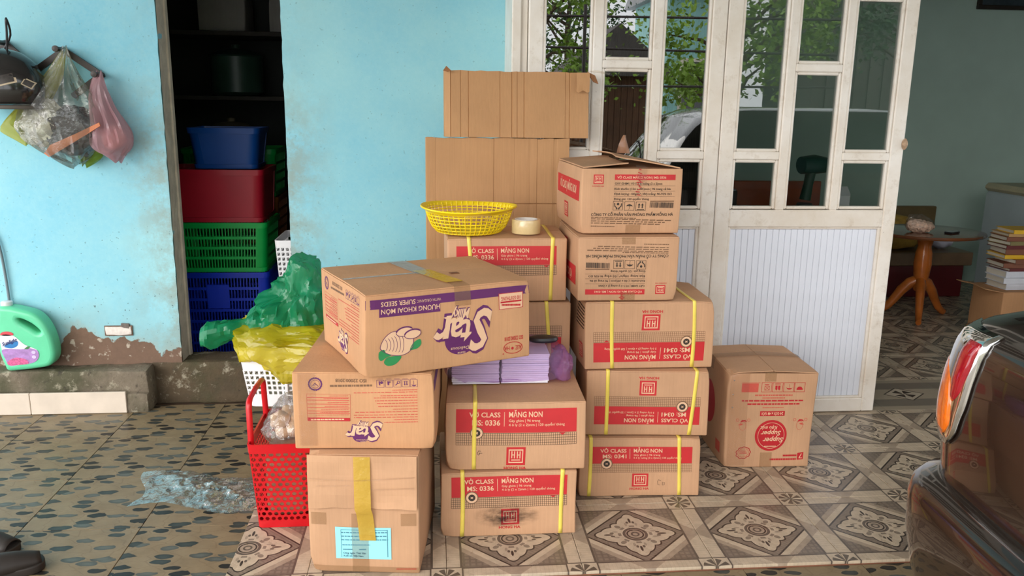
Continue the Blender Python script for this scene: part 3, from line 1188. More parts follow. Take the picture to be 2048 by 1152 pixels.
def notebook_end(box, code, flip=False):
    """short printed end of a notebook carton"""
    k = Ink(box, 'front', END_Q, flip)
    k.rect('printed_band', RED, 590, 268, 1378, 316, 0)
    k.text('printed_lettering', MT_KPRINT, 'VỞ CLASS MĂNG NON | MS: ' + code, 622, 292, 1255, 320, .02)
    hh_logo(k, 318, 280, 450, 402, RED)
    k.text('printed_logo', RED, 'HONG HA', 310, 425, 460, 440, .02)
    p = 'printed_text'
    k.text(p, INK, 'GÁY GHIM | Vở 5 ô ly vuông (2 x 2)mm', 595, 374, 1205, 402, .015)
    k.text(p, INK, 'Kích thước: (156 x 205)mm | 96 trang cả bìa', 595, 444, 1318, 472, .015)
    k.text(p, INK, 'Định lượng: 100g/m² | Độ trắng: 90-92% ISO', 595, 512, 1335, 540, .015)
    k.text(p, INK, 'Đóng gói: 120 quyển/ thùng', 595, 580, 1045, 606, .015)
    for y in (418, 490, 558):
        k.line(p, INK, [(592, y), (800, y - 6.5), (1080, y - 15), (1376, y - 24)], .0007, 0)
    for i, x in enumerate((590, 737, 882)):
        k.frame(p, INK, x, 622, x + 128, 742, .0012, 0)
    # caring hands
    k.disc(p, INK, 654, 660, .0042, 1)
    for sg in (-1, 1):
        k.line(p, INK, [(654 + sg * 44, 652), (654 + sg * 40, 690), (654 + sg * 14, 712)], .0030)
        k.disc(p, INK, 654 + sg * 14, 722, .0026, 1)
    # umbrella
    k.poly(p, INK, [(758, 688), (770, 668), (801, 655), (832, 668), (844, 688), (822, 681), (801, 686), (780, 681)], 1)
    k.line(p, INK, [(801, 670), (801, 720), (793, 728)], .0010)
    # upward arrows
    for dx in (924, 966):
        k.rect(p, INK, dx - 7, 665, dx + 7, 708, 1)
        k.poly(p, INK, [(dx - 17, 668), (dx + 17, 667), (dx, 640)], 1)
    k.rect(p, INK, 898, 722, 992, 717 + 12, 1)
    # bar code
    R = random.Random(5)
    x = 1063
    while x < 1368:
        wv = R.choice((4, 4, 7, 10))
        k.rect(p, INK, x, 622, min(1370, x + wv), 696, 0)
        x += wv + R.choice((5, 6, 9))
    k.rect(p, BROWNINK, 1063, 604, 1370, 608, 0)
    k.text(p, INK, 'CÔNG TY CỔ PHẦN VĂN PHÒNG PHẨM HỒNG HÀ', 315, 794, 1366, 830, .02)
    for i, (x1, y) in enumerate(((905, 848), (1368, 868), (1270, 896), (1230, 924), (632, 966))):
        k.words('printed_small_text', BROWNINK, 318, y, x1, 11, 40 + i, 0)
    k.done()


STRAPPED = 'yellow-strapped notebook cartons'
# --- front middle column
B1 = Carton('notebook_carton', 'yellow-strapped 0336 carton on the floor with a black smudge beside its red seal', .428, .33, .220, (.015, 2.349), -.8, 0, 11, STRAPPED)
notebook_face(B1, '0336', vs=(.90, -.017))
B1.strap(-.148)
B1.strap(.166, .003)
SMUDGE = NB('oily_smudge')
co = SMUDGE.coord()
trn = SMUDGE.n('ShaderNodeBsdfTransparent')
SMUDGE.set(Base_Color=sr(38, 30, 26), Roughness=.9)
mxs = SMUDGE.n('ShaderNodeMixShader')
gr = SMUDGE.n('ShaderNodeTexGradient', gradient_type='SPHERICAL')
mpp = SMUDGE.n('ShaderNodeMapping')
SMUDGE.link(co, mpp.inputs[0])
mpp.inputs['Scale'].default_value = (9, 0, 24)
SMUDGE.link(mpp.outputs[0], gr.inputs[0])
SMUDGE.link(SMUDGE.mul(SMUDGE.rng(gr.outputs[1], .0, .7), SMUDGE.rng(SMUDGE.noise(SMUDGE.coord('Object', (14, 14, 40)), 1.4, 6, .7), .36, .66, 0, .85)), mxs.inputs[0])
SMUDGE.link(trn.outputs[0], mxs.inputs[1])
SMUDGE.link(SMUDGE.bsdf.outputs[0], mxs.inputs[2])
SMUDGE.link(mxs.outputs[0], SMUDGE.out.inputs[0])
sm = MB()
sm.grid(lambda u, v: B1.surf('front', .10 + .21 * u, .032 + .075 * v, .0026), 10, 4)
smo = sm.mesh('smudge', 180)
cen = sum((v.co for v in smo.vertices), Vector()) / len(smo.vertices)
for v in smo.vertices:
    v.co -= cen
so_ = link('smudge', smo, SMUDGE.mat, B1.o)
so_.location = cen
B2 = Carton('notebook_carton', '0336 carton under the violet-wrapped paper with one strap and a pen mark', .428, .33, .226, (.035, 2.357), -1.3, .220, 12, STRAPPED, bulge=.006)
notebook_face(B2, '0336')
B2.strap(-.1275, .001)
k = Ink(B2, 'front', NOTE_Q)
k.line('pen_mark', INK, [(322, 560), (308, 558), (300, 572), (306, 586), (316, 578), (312, 572)], .0012, 2)
k.line('pen_mark', INK, [(312, 572), (330, 574)], .0012, 2)
k.done()
# --- rear middle column, the lower two mostly hidden
K1 = Carton('notebook_carton', 'carton on the floor hidden behind the front middle stack', .428, .31, .222, (.040, 2.715), 0, 0, 13, STRAPPED)
K2 = Carton('notebook_carton', 'carton whose corner shows behind the violet-wrapped paper', .428, .31, .226, (.052, 2.712), .5, .222, 14, STRAPPED)
B4 = Carton('notebook_carton', 'strapped carton right behind the tilted purple-striped box', .424, .31, .222, (.044, 2.708), 0, .448, 15, STRAPPED)
notebook_face(B4, '0336', True, badge=False)
B4.strap(.135, -.008)
B3 = Carton('notebook_carton', 'strapped 0336 carton carrying the yellow basket and the tape roll', .410, .31, .221, (.042, 2.708), .3, .670, 16, STRAPPED, bulge=.005)
notebook_face(B3, '0336', badge=False, right=895, vs=(.87, .04))
B3.strap(-.125, -.008)
B3.strap(.152, .004)
# --- right column
C1 = Carton('notebook_carton', 'lowest 0341 carton of the right stack, upright print, standing on the floor', .424, .33, .220, (.491, 2.589), -2.8, 0, 21, STRAPPED)
notebook_face(C1, '0341', small='5 ô ly vuông (2 x 2)mm | 120 quyển/ thùng', dots=True, vs=(.82, .07))
C1.strap(-.175, .0)
C1.strap(.138, -.003)
k = Ink(C1, 'front', NOTE_Q)
k.line('pen_mark', INK, [(690, 560), (672, 552), (664, 566), (668, 590), (682, 592)], .0010, 2)
k.line('pen_mark', INK, [(700, 568), (700, 592), (714, 590), (716, 572), (704, 576)], .0010, 2)
k.done()
C2 = Carton('notebook_carton', 'second 0341 carton from the floor in the right stack, printed upside down', .420, .33, .236, (.512, 2.609), -4.2, .220, 22, STRAPPED)
notebook_face(C2, '0341', True, True, '5 ô ly vuông (2 x 2)mm | 120 quyển/ thùng', vs=(.82, .10))
C2.strap(-.137, .0)
C2.strap(.155, .009)
C3 = Carton('notebook_carton', 'topmost strapped 0341 carton of the right stack, printed upside down', .440, .33, .238, (.502, 2.606), .6, .456, 23, STRAPPED)
notebook_face(C3, '0341', True, True, '5 ô ly vuông (2 x 2)mm | 120 quyển/ thùng', vs=(.85, .03))
C3.strap(-.128, -.005)
C3.strap(.148, -.002)
C4 = Carton('notebook_carton', 'end-on carton with its address print upside down below the open-flapped box', .338, .43, .219, (.468, 2.606), .4, .694, 24, 'end-on notebook cartons')
notebook_end(C4, '0341', True)
C5 = Carton('notebook_carton', 'topmost end-on carton of the right stack with torn open flaps', .334, .43, .222, (.480, 2.640), 2.4, .913, 25, 'end-on notebook cartons', closed=False, bulge=.005)
notebook_end(C5, '0336')
for bx in (C4, C5):
    k = Ink(bx, 'left', [(0, 0), (100, 0), (100, 100), (0, 100)], bx is C4)
    k.rect('side_print', RED, 8, 22, 94, 52)
    k.text('side_lettering', MT_KPRINT, 'VỞ CLASS | MĂNG NON', 20, 30, 84, 42, .02)
    hh_logo(k, 40, 62, 56, 86, RED)
    k.done()
k = Ink(C3, 'left', [(0, 0), (100, 0), (100, 100), (0, 100)])
for i in range(7):
    k.words('side_print', INK, 60, 10 + i * 5, 98, 2, i)
hh_logo(k, 78, 64, 92, 86, RED)
k.done()
# tape on the end-on cartons
for bx, x in ((C4, .002), (C5, .012)):
    d2, h = bx.d / 2, bx.h
    bx.strip([(x, -d2 - .0016, .002), (x, -d2 - .0016, .030)], (1, 0, 0), .05, TAPE, 'packing_tape', 0)
C4.strip([(.0, -C4.d / 2 - .0016, C4.h - .024), (.0, -C4.d / 2 - .0016, C4.h)], (1, 0, 0), .046, TAPE, 'packing_tape', 0)
k = Ink(C4, 'front', END_Q, True)
R_ = random.Random(9)
for i in range(7):
    k.line('tape_print', DRED, [(880 + R_.uniform(-20, 20), 185 + i * 17), (905 + R_.uniform(-20, 30), 200 + i * 17)], .0022, 4)
k.done()
C5.strip([(.032, -C5.d / 2 - .002, .160), (.032, -C5.d / 2 - .002, C5.h - .006), (.030, -C5.d / 2 + .03, C5.h + .006)], (1, 0, 0), .030, TAPEC, 'packing_tape', 0)
k = Ink(C5, 'front', END_Q)
for i in range(11):
    k.line('tape_print', DRED, [(900 + R_.uniform(-34, 10), 190 + i * 33 + R_.uniform(-9, 9)), (915 + R_.uniform(0, 34), 205 + i * 33 + R_.uniform(-14, 14))], .0026, 5)
k.done()


# open flaps of the topmost carton
def flap_sheet(box, a, b, out, rise, n=10, seed=1, name='flap', th=.004, mat=None, curl=0.):
    """flap hinged on the edge a-b, reaching `out` (local vector), with a ragged free edge"""
    a, b, out = Vector(a), Vector(b), Vector(out)
    up = Vector((0, 0, 1))
    R = random.Random(seed)
    jag = [1 + R.uniform(-.06, .03) for _ in range(n + 1)]
    mb = MB()

    def f(u, v, dz):
        i = min(n, int(round(u * n)))
        L = v * (1 + (jag[i] - 1) * v)
        return a + (b - a) * u + out * L + up * (rise * v + curl * v * v + .004 * math.sin(u * 7 + seed) * v + dz)
    mb.grid(lambda u, v: f(u, v, th), n, 5)
    mb.grid(lambda u, v: f(u, v, 0), n, 5)
    for p, q in (((0, 0), (1, 0)), ((1, 0), (1, 1)), ((1, 1), (0, 1)), ((0, 1), (0, 0))):
        mb.grid(lambda u, v: f(p[0] + (q[0] - p[0]) * u, p[1] + (q[1] - p[1]) * u, th * v), n, 1)
    return mb.obj(name, mat or box.mat, box.o)


w2, d2, h5 = C5.w / 2, C5.d / 2, C5.h
flap_sheet(C5, (-w2 + .004, -d2 + .004, h5 - .003), (-w2 + .004, d2 - .01, h5 - .003), (.155, 0, 0), .014, seed=3)
flap_sheet(C5, (w2 - .004, -d2 + .006, h5 - .004), (w2 - .004, d2 - .01, h5 - .004), (-.20, .01, 0), .040, seed=4, curl=-.006)
flap_sheet(C5, (w2 + .001, -d2 + .01, .005), (w2 + .001, -d2 + .01, h5 - .01), (.018, .05, 0), .0, seed=8, name='loose_side', mat=MT_TORN)
# strip of torn parcel tape standing up from the flap
tb = MB()
tb.grid(lambda u, v: Vector((-.005 + .045 * u * (1 - .75 * v) + .022 * v, -.02 + .012 * math.sin(u * 5 + v * 3), h5 + .034 + .062 * v)), 6, 8)
tb.obj('torn_tape', film('brown_film', (.42, .22, .13, 1), .75, .2, .6, .2), C5.o, 60)

# --- carton with the round red seal, standing alone
ps = at(1566, 686, Z=.38)
SU = Carton('snack_carton', 'square carton with a round red seal and upside-down print, standing alone by the white door', .333, max(.3, ps.y - 2.79), .379, (1.079, 2.788), -2.4, 0, 31, bulge=.005, seam='y', r=.006, lift=.010)
SUQ = [(90, 15), (1125, 15), (1035, 1120), (40, 1125)]
k = Ink(SU, 'front', SUQ)
p = 'printed_text'
R_ = random.Random(2)
x = 248
while x < 425:
    wv = R_.choice((4, 8, 12))
    k.rect(p, RED2, x, 140, x + wv, 240)
    x += wv + R_.choice((3, 5))
k.words(p, RED2, 248, 132, 460, 6, 3)
for x in (474, 600, 727, 852):
    k.frame(p, DRED, x, 128, x + 112, 240, .0016)
k.poly(p, DRED, [(505, 150), (560, 150), (550, 160), (515, 160)])
k.frame(p, DRED, 508, 168, 562, 218, .0014, 0)
k.line(p, DRED, [(515, 175), (556, 212)], .0014)
k.line(p, DRED, [(556, 175), (515, 212)], .0014)
for x in (641, 673):
    k.rect(p, DRED, x - 11, 165, x + 11, 205)
    k.poly(p, DRED, [(x - 14, 203), (x + 14, 203), (x, 222)])
k.rect(p, DRED, 626, 143, 690, 150)
k.poly(p, DRED, [(752, 186), (772, 194), (812, 194), (824, 186), (812, 206), (788, 212), (766, 206)])
k.line(p, DRED, [(787, 150), (790, 190)], .001)
k.poly(p, DRED, [(872, 215), (876, 195), (890, 180), (908, 176), (926, 180), (940, 195), (944, 215)])
for x0, x1, y, h, m in ((400, 830, 275, 14, RED2), (485, 745, 306, 12, RED2), (250, 968, 338, 16, DRED), (315, 915, 376, 18, DRED), (490, 738, 417, 9, RED2)):
    k.words(p, m, x0, y, x1, h, int(y))
k.rect('printed_bar', DRED, 463, 458, 746, 514, 0)
k.text('printed_bar_lettering', MT_KPRINT, '24 GÓI x 48 GÓI', 480, 472, 728, 502, .02, True, 1)
k.disc('printed_seal', DRED, 590, 742, .0615, 0, n=44)
k.disc('printed_seal_lettering', MT_KPRINT, 592, 742, .0515, 2, .0500, n=44)
k.text('printed_seal_lettering', MT_KPRINT, 'Kẹo mút', 466, 632, 664, 672, .015, True, 1, .25)
k.text('printed_seal_lettering', MT_KPRINT, 'Supper', 470, 690, 706, 742, .02, True, 1, .25)
k.text('printed_seal_lettering', MT_KPRINT, 'Supper', 494, 768, 734, 824, .02, True, 1, .25)
k.words('printed_seal_lettering', MT_KPRINT, 512, 868, 655, 10, 6, 1)
k.poly(p, DRED, [(905, 955), (978, 944), (970, 1030), (900, 1036)])
k.text('printed_bar_lettering', MT_KPRINT, '7', 918, 962, 958, 1018, .0, True, 1)
for x0, x1, y in ((735, 895, 982), (580, 890, 1022)):
    k.words(p, DRED, x0, y + (4 if y > 1000 else 0), x1, 20, y)
# wavy stamp and two little fruit doodles
st_ = [(268 + (82 + 5 * math.cos(9 * t)) * math.cos(t), 946 + (68 + 4 * math.cos(9 * t)) * math.sin(t) - 12 * math.cos(t)) for t in [2 * PI * i / 54 for i in range(54)]]
k.line(p, DRED, st_, .0026, 1, True)
k.line(p, RED2, [(268 + 62 * math.cos(t), 946 + 50 * math.sin(t) - 9 * math.cos(t)) for t in [2 * PI * i / 30 for i in range(30)]], .0014, 1, True)
k.words(p, RED2, 225, 925, 300, 10, 1)
k.words(p, RED2, 225, 948, 310, 14, 4)
for cx, sg in ((262, 1), (925, -1)):
    k.line(p, RED2, [(cx + 38 * math.cos(t), 620 + 50 * math.sin(t) + 12 * abs(math.sin(t / 2))) for t in [2 * PI * i / 22 for i in range(22)]], .0012, 1, True)
    k.poly(p, DRED, [(cx - 30, 585), (cx - 5, 556), (cx + 34, 560), (cx + 52, 584), (cx + 20, 574), (cx - 8, 580)], 1)
    k.poly(p, RED2, [(cx - 55 * sg, 618), (cx - 20 * sg, 598), (cx + 8 * sg, 606), (cx - 20 * sg, 622)], 1)
    for a in (-60, 70):
        k.disc(p, RED2, cx + a, 560, .006, 1, .0045)
k.done()
k = Ink(SU, 'left', [(0, 0), (100, 0), (100, 100), (0, 100)])
k.disc('side_print', DRED, 42, 48, .085, 0, n=40)
k.rect('side_print', RED2, 72, 78, 86, 90)
k.done()
SU.strip([(-.01, -SU.d / 2 - .002, .340), (-.01, -SU.d / 2 - .002, .378)], (1, 0, 0), .042, TAPE, 'packing_tape', 0)
SU.strip([(-.005, -SU.d / 2 - .002, .003), (-.005, -SU.d / 2 - .002, .062)], (1, 0, 0), .046, TAPE, 'packing_tape', 0)
SU.strip([(-SU.w / 2 + .045, -SU.d / 2 - .0015, .01), (-SU.w / 2 + .045, -SU.d / 2 - .0015, .37)], (1, 0, 0), .07, TAPEC, 'packing_tape', 0)
SU.strip([(-SU.w / 2 - .002, .03, .33), (-SU.w / 2 - .002, .03, SU.h + .0035), (-SU.w / 2 + .01, .03, SU.h + .0035), (0, .03, SU.h + .0130), (SU.w / 2 - .01, .03, SU.h + .0035), (SU.w / 2 + .002, .03, SU.h + .0035), (SU.w / 2 + .002, .03, .33)], (0, 1, 0), .048, TAPE, 'packing_tape', 0)
for zz in (.155 + .19, .155 + .135, .155 + .085):
    q = SU.surf('front', .022, zz, .001)
    MB().lathe([(.0005, 0), (.003, .0008), (.002, .002), (.0005, .0024)], 8).map(lambda v: q + Vector((v.x, -v.z, v.y))).obj('staple', plain('bright_staple', (.7, .7, .68, 1), .25, .05, metal=1.), SU.o)

# --- left column: plain carton, purple-logo carton end-on, purple-striped carton askew
A1 = Carton('plain_carton', 'plain taped carton with a light blue address label and a folded-down flap, on the floor', .314, .40, .371, (-.359, 2.183), -6.2, 0, 41, mat=MT_CARD, bulge=.006)
d2 = A1.d / 2
ff = MB()
A1.R = random.Random(12)
fw = A1.w - .008


def fold(u, v, out):
    wob = .0022 * math.sin(u * 8 + 1) * v + .0014 * math.sin(v * 9 + u * 5)
    return Vector((-fw / 2 + fw * u, -d2 - .0062 - .0045 * v - wob - .004 * out, .366 - .157 * v - .0015 * math.sin(u * 21) * v))


ff.grid(lambda u, v: fold(u, v, 1), 14, 8)
ff.grid(lambda u, v: fold(u, v, 0), 14, 8)
for p_, q_ in (((0, 0), (1, 0)), ((1, 0), (1, 1)), ((1, 1), (0, 1)), ((0, 1), (0, 0))):
    ff.grid(lambda u, v: fold(p_[0] + (q_[0] - p_[0]) * u, p_[1] + (q_[1] - p_[1]) * u, v), 14, 1)
ff.obj('folded_flap', MT_CARD, A1.o)
A1.strip([(.0, -d2 - .0140, .364), (.003, -d2 - .0190, .212), (.006, -d2 - .0130, .196), (.008, -d2 - .0055, .165), (.012, -d2 - .0052, .108)], (1, 0, 0), .046, TAPEY, 'yellow_tape', 0)
A1.strip([(-A1.w / 2 + .01, -d2 - .0165, .300), (-.02, -d2 - .0165, .296), (A1.w / 2 - .01, -d2 - .0165, .306)], (0, 0, 1), .004, TAPEC, 'packing_tape', 0)
A1.strip([(.02, -d2 - .0165, .270), (A1.w / 2 - .01, -d2 - .0165, .274)], (0, 0, 1), .004, TAPEC, 'packing_tape', 0)
A1.strip([(-A1.w / 2 + .03, -d2 - .0165, .278), (-.03, -d2 - .0165, .282)], (0, 0, 1), .004, TAPEC, 'packing_tape', 0)
A1.strip([(-.01, -d2 - .002, .003), (-.01, -d2 - .002, .19)], (1, 0, 0), .048, TAPE, 'packing_tape', 0)
A1.strip([(-A1.w / 2, -d2 - .002, .012), (A1.w / 2, -d2 - .002, .010)], (0, 0, 1), .02, TAPE, 'packing_tape', 0)
for sx in (-1, 1):
    A1.strip([(sx * (A1.w / 2 - .03), -d2 - .002, .19), (sx * (A1.w / 2 - .03), -d2 - .002, .152)], (1, 0, 0), .044, TAPE, 'packing_tape', 0)
LABEL_Q = [(623, 906), (845, 908), (839.6, 1148), (623, 1142.5)]
k = Ink(A1, 'front', LABEL_Q)
MT_LABEL = plain('pale_blue_paper', sr(150, 226, 240), .6, .03, 12)
MT_LBLINK = plain('grey_print', sr(72, 128, 146), .7, .05)
MT_LBLINK2 = plain('dark_print', sr(28, 62, 84), .7, .05)
k.rect('address_label', MT_LABEL, 676, 1049, 785, 1117, 3)
for y, x0, x1 in ((1060.5, 688, 778), (1068, 688, 778), (1075.5, 688, 780), (1086, 689, 744), (1095.5, 690, 709), (1095.5, 722, 736)):
    k.words('label_print', MT_LBLINK, x0, y, x1, 2.2, int(y), 4)
for a, b, c, e in ((687, 1055, 779, 1055.6), (687, 1055, 687.6, 1112), (778.4, 1055, 779, 1112)):
    k.rect('label_print', MT_LBLINK, a, b, c, e, 4)
k.text('label_lettering', MT_LBLINK2, 'Công ngọc Thái Sản', 690, 1101, 735, 1104.6, .02, False, 4)
k.text('label_lettering', MT_LBLINK2, 'Xuất sứ: Việt Nam', 690, 1107, 730, 1110.6, .02, False, 4)
k.words('date_stamp', RED2, 794, 1138, 834, 4, 8, 1)
k.done()
# the yellow tape runs over the label's top edge
A1.strip([(.012, -d2 - .0068, .125), (.0135, -d2 - .0068, .112)], (1, 0, 0), .044, TAPEY, 'yellow_tape', 0)


def star_logo(k, cx, cy, sx, sy, mat):
    """purple blot with outlined script, printed upside down, drawn in photo units about its centre"""
    X = lambda a: cx + a * sx
    Y = lambda a: cy + a * sy
    k.poly('printed_logo', mat, [(X(-.55 + .75 * (1 + math.cos(t)) * .8 - .05), Y(.12 + .62 * math.sin(t) - .18 * math.cos(t))) for t in [2 * PI * i / 36 for i in range(36)]], 0)
    star = [('S', .18, 1.0, -.80, .62, .30), ('t', -.10, .28, -.48, .42, .2), ('a', -.45, .02, -.30, .44, .2), ('r', -1.0, -.38, -.30, .60, .2)]
    for nm, ofs, mt, lf in (('printed_logo', .075, mat, 1), ('printed_logo_script', .022, MT_KPRINT, 2)):
        for ch, a, b, c, e, sh in star:
            cap = .69 if ch in 'S' else (.69 if ch == 't' else .53)
            mid = (c + e) / 2
            hh = (e - c) * (.69 / cap)
            k.text(nm, mt, ch, X(a), Y(e - hh), X(b), Y(e), ofs, True, lf, sh)
        k.text(nm, mt, 'Milky', X(-.35), Y(-.86), X(.30), Y(-.52), ofs * 1.2, True, lf, .4)
        k.poly(nm, mt, [(X(-.55 + q), Y(-.60 + p2)) for q, p2 in ((-.05, .0), (.04, -.03), (.10, .0), (.03, .05))], lf)
    k.text('printed_logo_script', MT_KPRINT, 'Delicious', X(-.42), Y(.52), X(.18), Y(.64), .0, True, 2, .1)
    k.text('printed_logo_script', MT_KPRINT, 'taste', X(-.20), Y(.68), X(.06), Y(.78), .0, True, 2, .1)


def star_end(box, face, quad):
    k = Ink(box, face, quad)
    k.disc('printed_badge', PURPLE, 343, 212, .0190, 0, .0150, n=36)
    k.disc('printed_badge', PURPLE, 343, 212, .0122, 0, .0112, n=36)
    for a in range(18):
        t = 2 * PI * a / 18
        k.disc('printed_badge', PURPLE, 343 + 82 * math.cos(t), 212 + 82 * math.sin(t), .0018, 1, n=6)
    k.line('printed_badge', PURPLE, [(312, 232), (342, 200), (374, 236)], .0016)
    k.line('printed_badge', PURPLE, [(326, 236), (346, 216)], .0012)
    k.text('printed_text', BROWNINK, 'ISO 22000:2018', 592, 148, 970, 190, .015, True)
    k.words('printed_text', BROWNINK, 1040, 238, 515, 24, 3)
    for i, x in enumerate((1100, 1210, 1315, 1420, 1526)):
        k.frame('printed_text', PURPLE, x, 172, x + 92, 268, .0009)
        k.rect('printed_text', PURPLE, x + 10, 158, x + 80, 163)
        if i == 0:
            k.poly('printed_text', PURPLE, [(x + 25, 190), (x + 40, 186), (x + 45, 240), (x + 28, 236)])
            k.disc('printed_text', PURPLE, x + 62, 205, .004)
        elif i == 1:
            k.poly('printed_text', PURPLE, [(x + 25, 190), (x + 68, 195), (x + 66, 206), (x + 48, 206), (x + 46, 238), (x + 26, 240)])
        elif i == 2:
            k.disc('printed_text', PURPLE, x + 60, 206, .0042, 0, .0026)
            k.line('printed_text', PURPLE, [(x + 22, 240), (x + 52, 214)], .0022)
        elif i == 3:
            k.rect('printed_text', PURPLE, x + 20, 190, x + 76, 197)
            for q in (34, 62):
                k.rect('printed_text', PURPLE, x + q - 4, 197, x + q + 4, 232)
                k.poly('printed_text', PURPLE, [(x + q - 12, 228), (x + q + 12, 228), (x + q, 248)])
        else:
            k.poly('printed_text', PURPLE, [(x + 12, 236), (x + 44, 246), (x + 80, 238), (x + 66, 254), (x + 44, 260), (x + 24, 252)])
            k.line('printed_text', PURPLE, [(x + 46, 190), (x + 44, 240)], .0009)
    k.frame('printed_table', RED2, 232, 335, 758, 690, .0008)
    for y in (385, 420, 470, 515, 560, 590):
        k.rect('printed_table', RED2, 236, y, 752, y + 3)
    for y, x in ((365, 510), (400, 440), (450, 480), (497, 440), (540, 400), (575, 380), (610, 330)):
        k.words('printed_table', RED2, 740, y + 2, x, 7, y)
    k.rect('printed_table_bar', DRED, 230, 640, 750, 696, 1)
    k.words('printed_bar_lettering', MT_KPRINT, 680, 668, 270, 16, 5, 2)
    for i, (y, x) in enumerate(((303, 1290), (330, 812), (372, 1140), (398, 1050), (436, 1070), (470, 1090), (508, 1096), (546, 1280), (580, 810), (618, 800), (650, 800), (684, 1290), (716, 1160))):
        k.words('printed_small_text', RED2, 1610 - i * 2, y, x, 9, 70 + i)
    star_logo(k, 910, 850, 230, 165, PURPLE)
    k.done()


A2 = Carton('snack_carton', 'end-on carton with an upside-down purple script logo, resting on the plain taped carton', .389, .495, .232, (-.391, 2.203), -3.6, .371, 42, 'purple-logo snack cartons', mat=MT_CARD3, bulge=.004)
STAR_END_Q = [(62, 52), (1835, 100), (1780, 1085), (45, 1050)]
star_end(A2, 'front', STAR_END_Q)
k = Ink(A2, 'right', [(0, 0), (100, 0), (100, 100), (0, 100)])
k.rect('printed_band', PURPLE, 0, 12, 100, 26)
k.done()
A2.strip([(-.155, -A2.d / 2 - .0015, .01), (-.155, -A2.d / 2 - .0015, .225)], (1, 0, 0), .05, TAPEC, 'packing_tape', 0)

A3 = Carton('snack_carton', 'purple-striped carton with a taro drawing, set askew on top of the left stack', .498, .410, .236, (-.183, 2.115), 22.3, .603, 43, 'purple-logo snack cartons', mat=MT_CARD3, bulge=.005)
STAR_Q = [(570, 370), (1935, 280), (1880, 865), (540, 1060)]
k = Ink(A3, 'front', STAR_Q)
(a0, t0), (a1, t1) = k.st(556, 416), k.st(556, 492)
k.rect_st('printed_band', PURPLE, (.0, t1), (A3.w, t0), 0)
(b0, s0), (b1, s1) = k.st(668, 490), k.st(1134, 502)
k.rect_st('printed_band', PURPLE, (b0, s0 - .021), (b1, t1 + .001), 0)
k.text('printed_lettering', MT_KPRINT, 'SUPER SEEDS', 682, 430, 942, 466, .012, True, 1)
k.text('printed_lettering', MT_KPRINT, 'WITH ORGANIC', 955, 418, 1146, 440, -.005, True, 1)
k.text('printed_lettering', MT_KPRINT, 'HƯƠNG KHOAI MÔN', 680, 489, 1130, 526, .012, True, 1)
(c0, u0), (c1, u1) = k.st(1642, 385), k.st(1850, 490)
k.rect_st('printed_stamp_ground', MT_KPRINT, (c0, u1), (c1, u0), 1)
k.frame('printed_stamp', DRED, 1642, 385, 1850, 488, .0016, 2)
k.text('printed_stamp', DRED, '100 GÓI/THÙNG', 1660, 412, 1832, 440, .015, True, 2)
k.words('printed_stamp', DRED, 1660, 470, 1832, 12, 3, 2)
k.rect('printed_stamp', DRED, 1652, 446, 1840, 442, 2)
k.text('printed_stamp', DRED, 'ISO 22000:2018', 1660, 722, 1826, 752, .015, True, 1)
k.line('printed_stamp', DRED, [(1732 + 84 * math.cos(t), 800 + 44 * math.sin(t) - 10 * math.cos(t)) for t in [2 * PI * i / 36 for i in range(36)]], .0020, 1, True)
k.text('printed_stamp', DRED, 'HA', 1652, 796, 1698, 826, .01, True, 1)
k.text('printed_stamp', DRED, 'ALIZ', 1752, 784, 1806, 816, .01, True, 1)
k.disc('printed_stamp', DRED, 1726, 805, .0042, 1)
k.disc('printed_stamp', DRED, 1640, 852, .0020, 1)
star_logo(k, 1300, 690, 245, 215, PURPLE)
# taro root, two slices and leaves
tp = 'printed_taro'
body = [(662, 800), (672, 762), (700, 712), (745, 672), (790, 662), (850, 680), (905, 712), (905, 770), (885, 815), (850, 845), (800, 860), (745, 856), (700, 838), (672, 815)]
bodys = [tuple(q) for q in spline(body, 4)]
k.poly(tp + '_ground', MT_KPRINT, bodys, 1)
k.line(tp, PURPLE, bodys, .0016, 2, True)
for i in range(6):
    f = i / 5
    k.line(tp, PURPLE, [(690 + 120 * f + 26 * math.cos(t), 775 - 32 * f * .4 + 78 * math.sin(t) * (.62 + .4 * f)) for t in [-1.25 + 2.4 * j / 8 for j in range(9)]], .0012, 2)
for cx, cy in ((845, 665), (905, 684)):
    el = [(cx + 62 * math.cos(t), cy + 36 * math.sin(t) - 14 * math.cos(t)) for t in [2 * PI * i / 24 for i in range(24)]]
    k.poly(tp + '_slice', MT_KPRINT, el, 3 if cx < 870 else 5)
    k.line(tp, PURPLE, el, .0016, 4 if cx < 870 else 6, True)
    k.line(tp, PURPLE, el[13:23], .0040, 4 if cx < 870 else 6)
for lf in ([(648, 862), (655, 830), (690, 812), (706, 845), (740, 858), (700, 880), (668, 905), (650, 890)], [(688, 905), (720, 872), (812, 862), (800, 900), (762, 936), (716, 946), (690, 930)], [(880, 815), (905, 760), (958, 725), (968, 765), (940, 800), (905, 812)]):
    k.poly('printed_leaves', GREEN, [tuple(q) for q in spline(lf, 3)], 1)
k.done()
star_end(A3, 'left', [(0, 0), (1000, 0), (1000, 1000), (0, 1000)] if False else [(62, 52), (1835, 100), (1780, 1085), (45, 1050)])
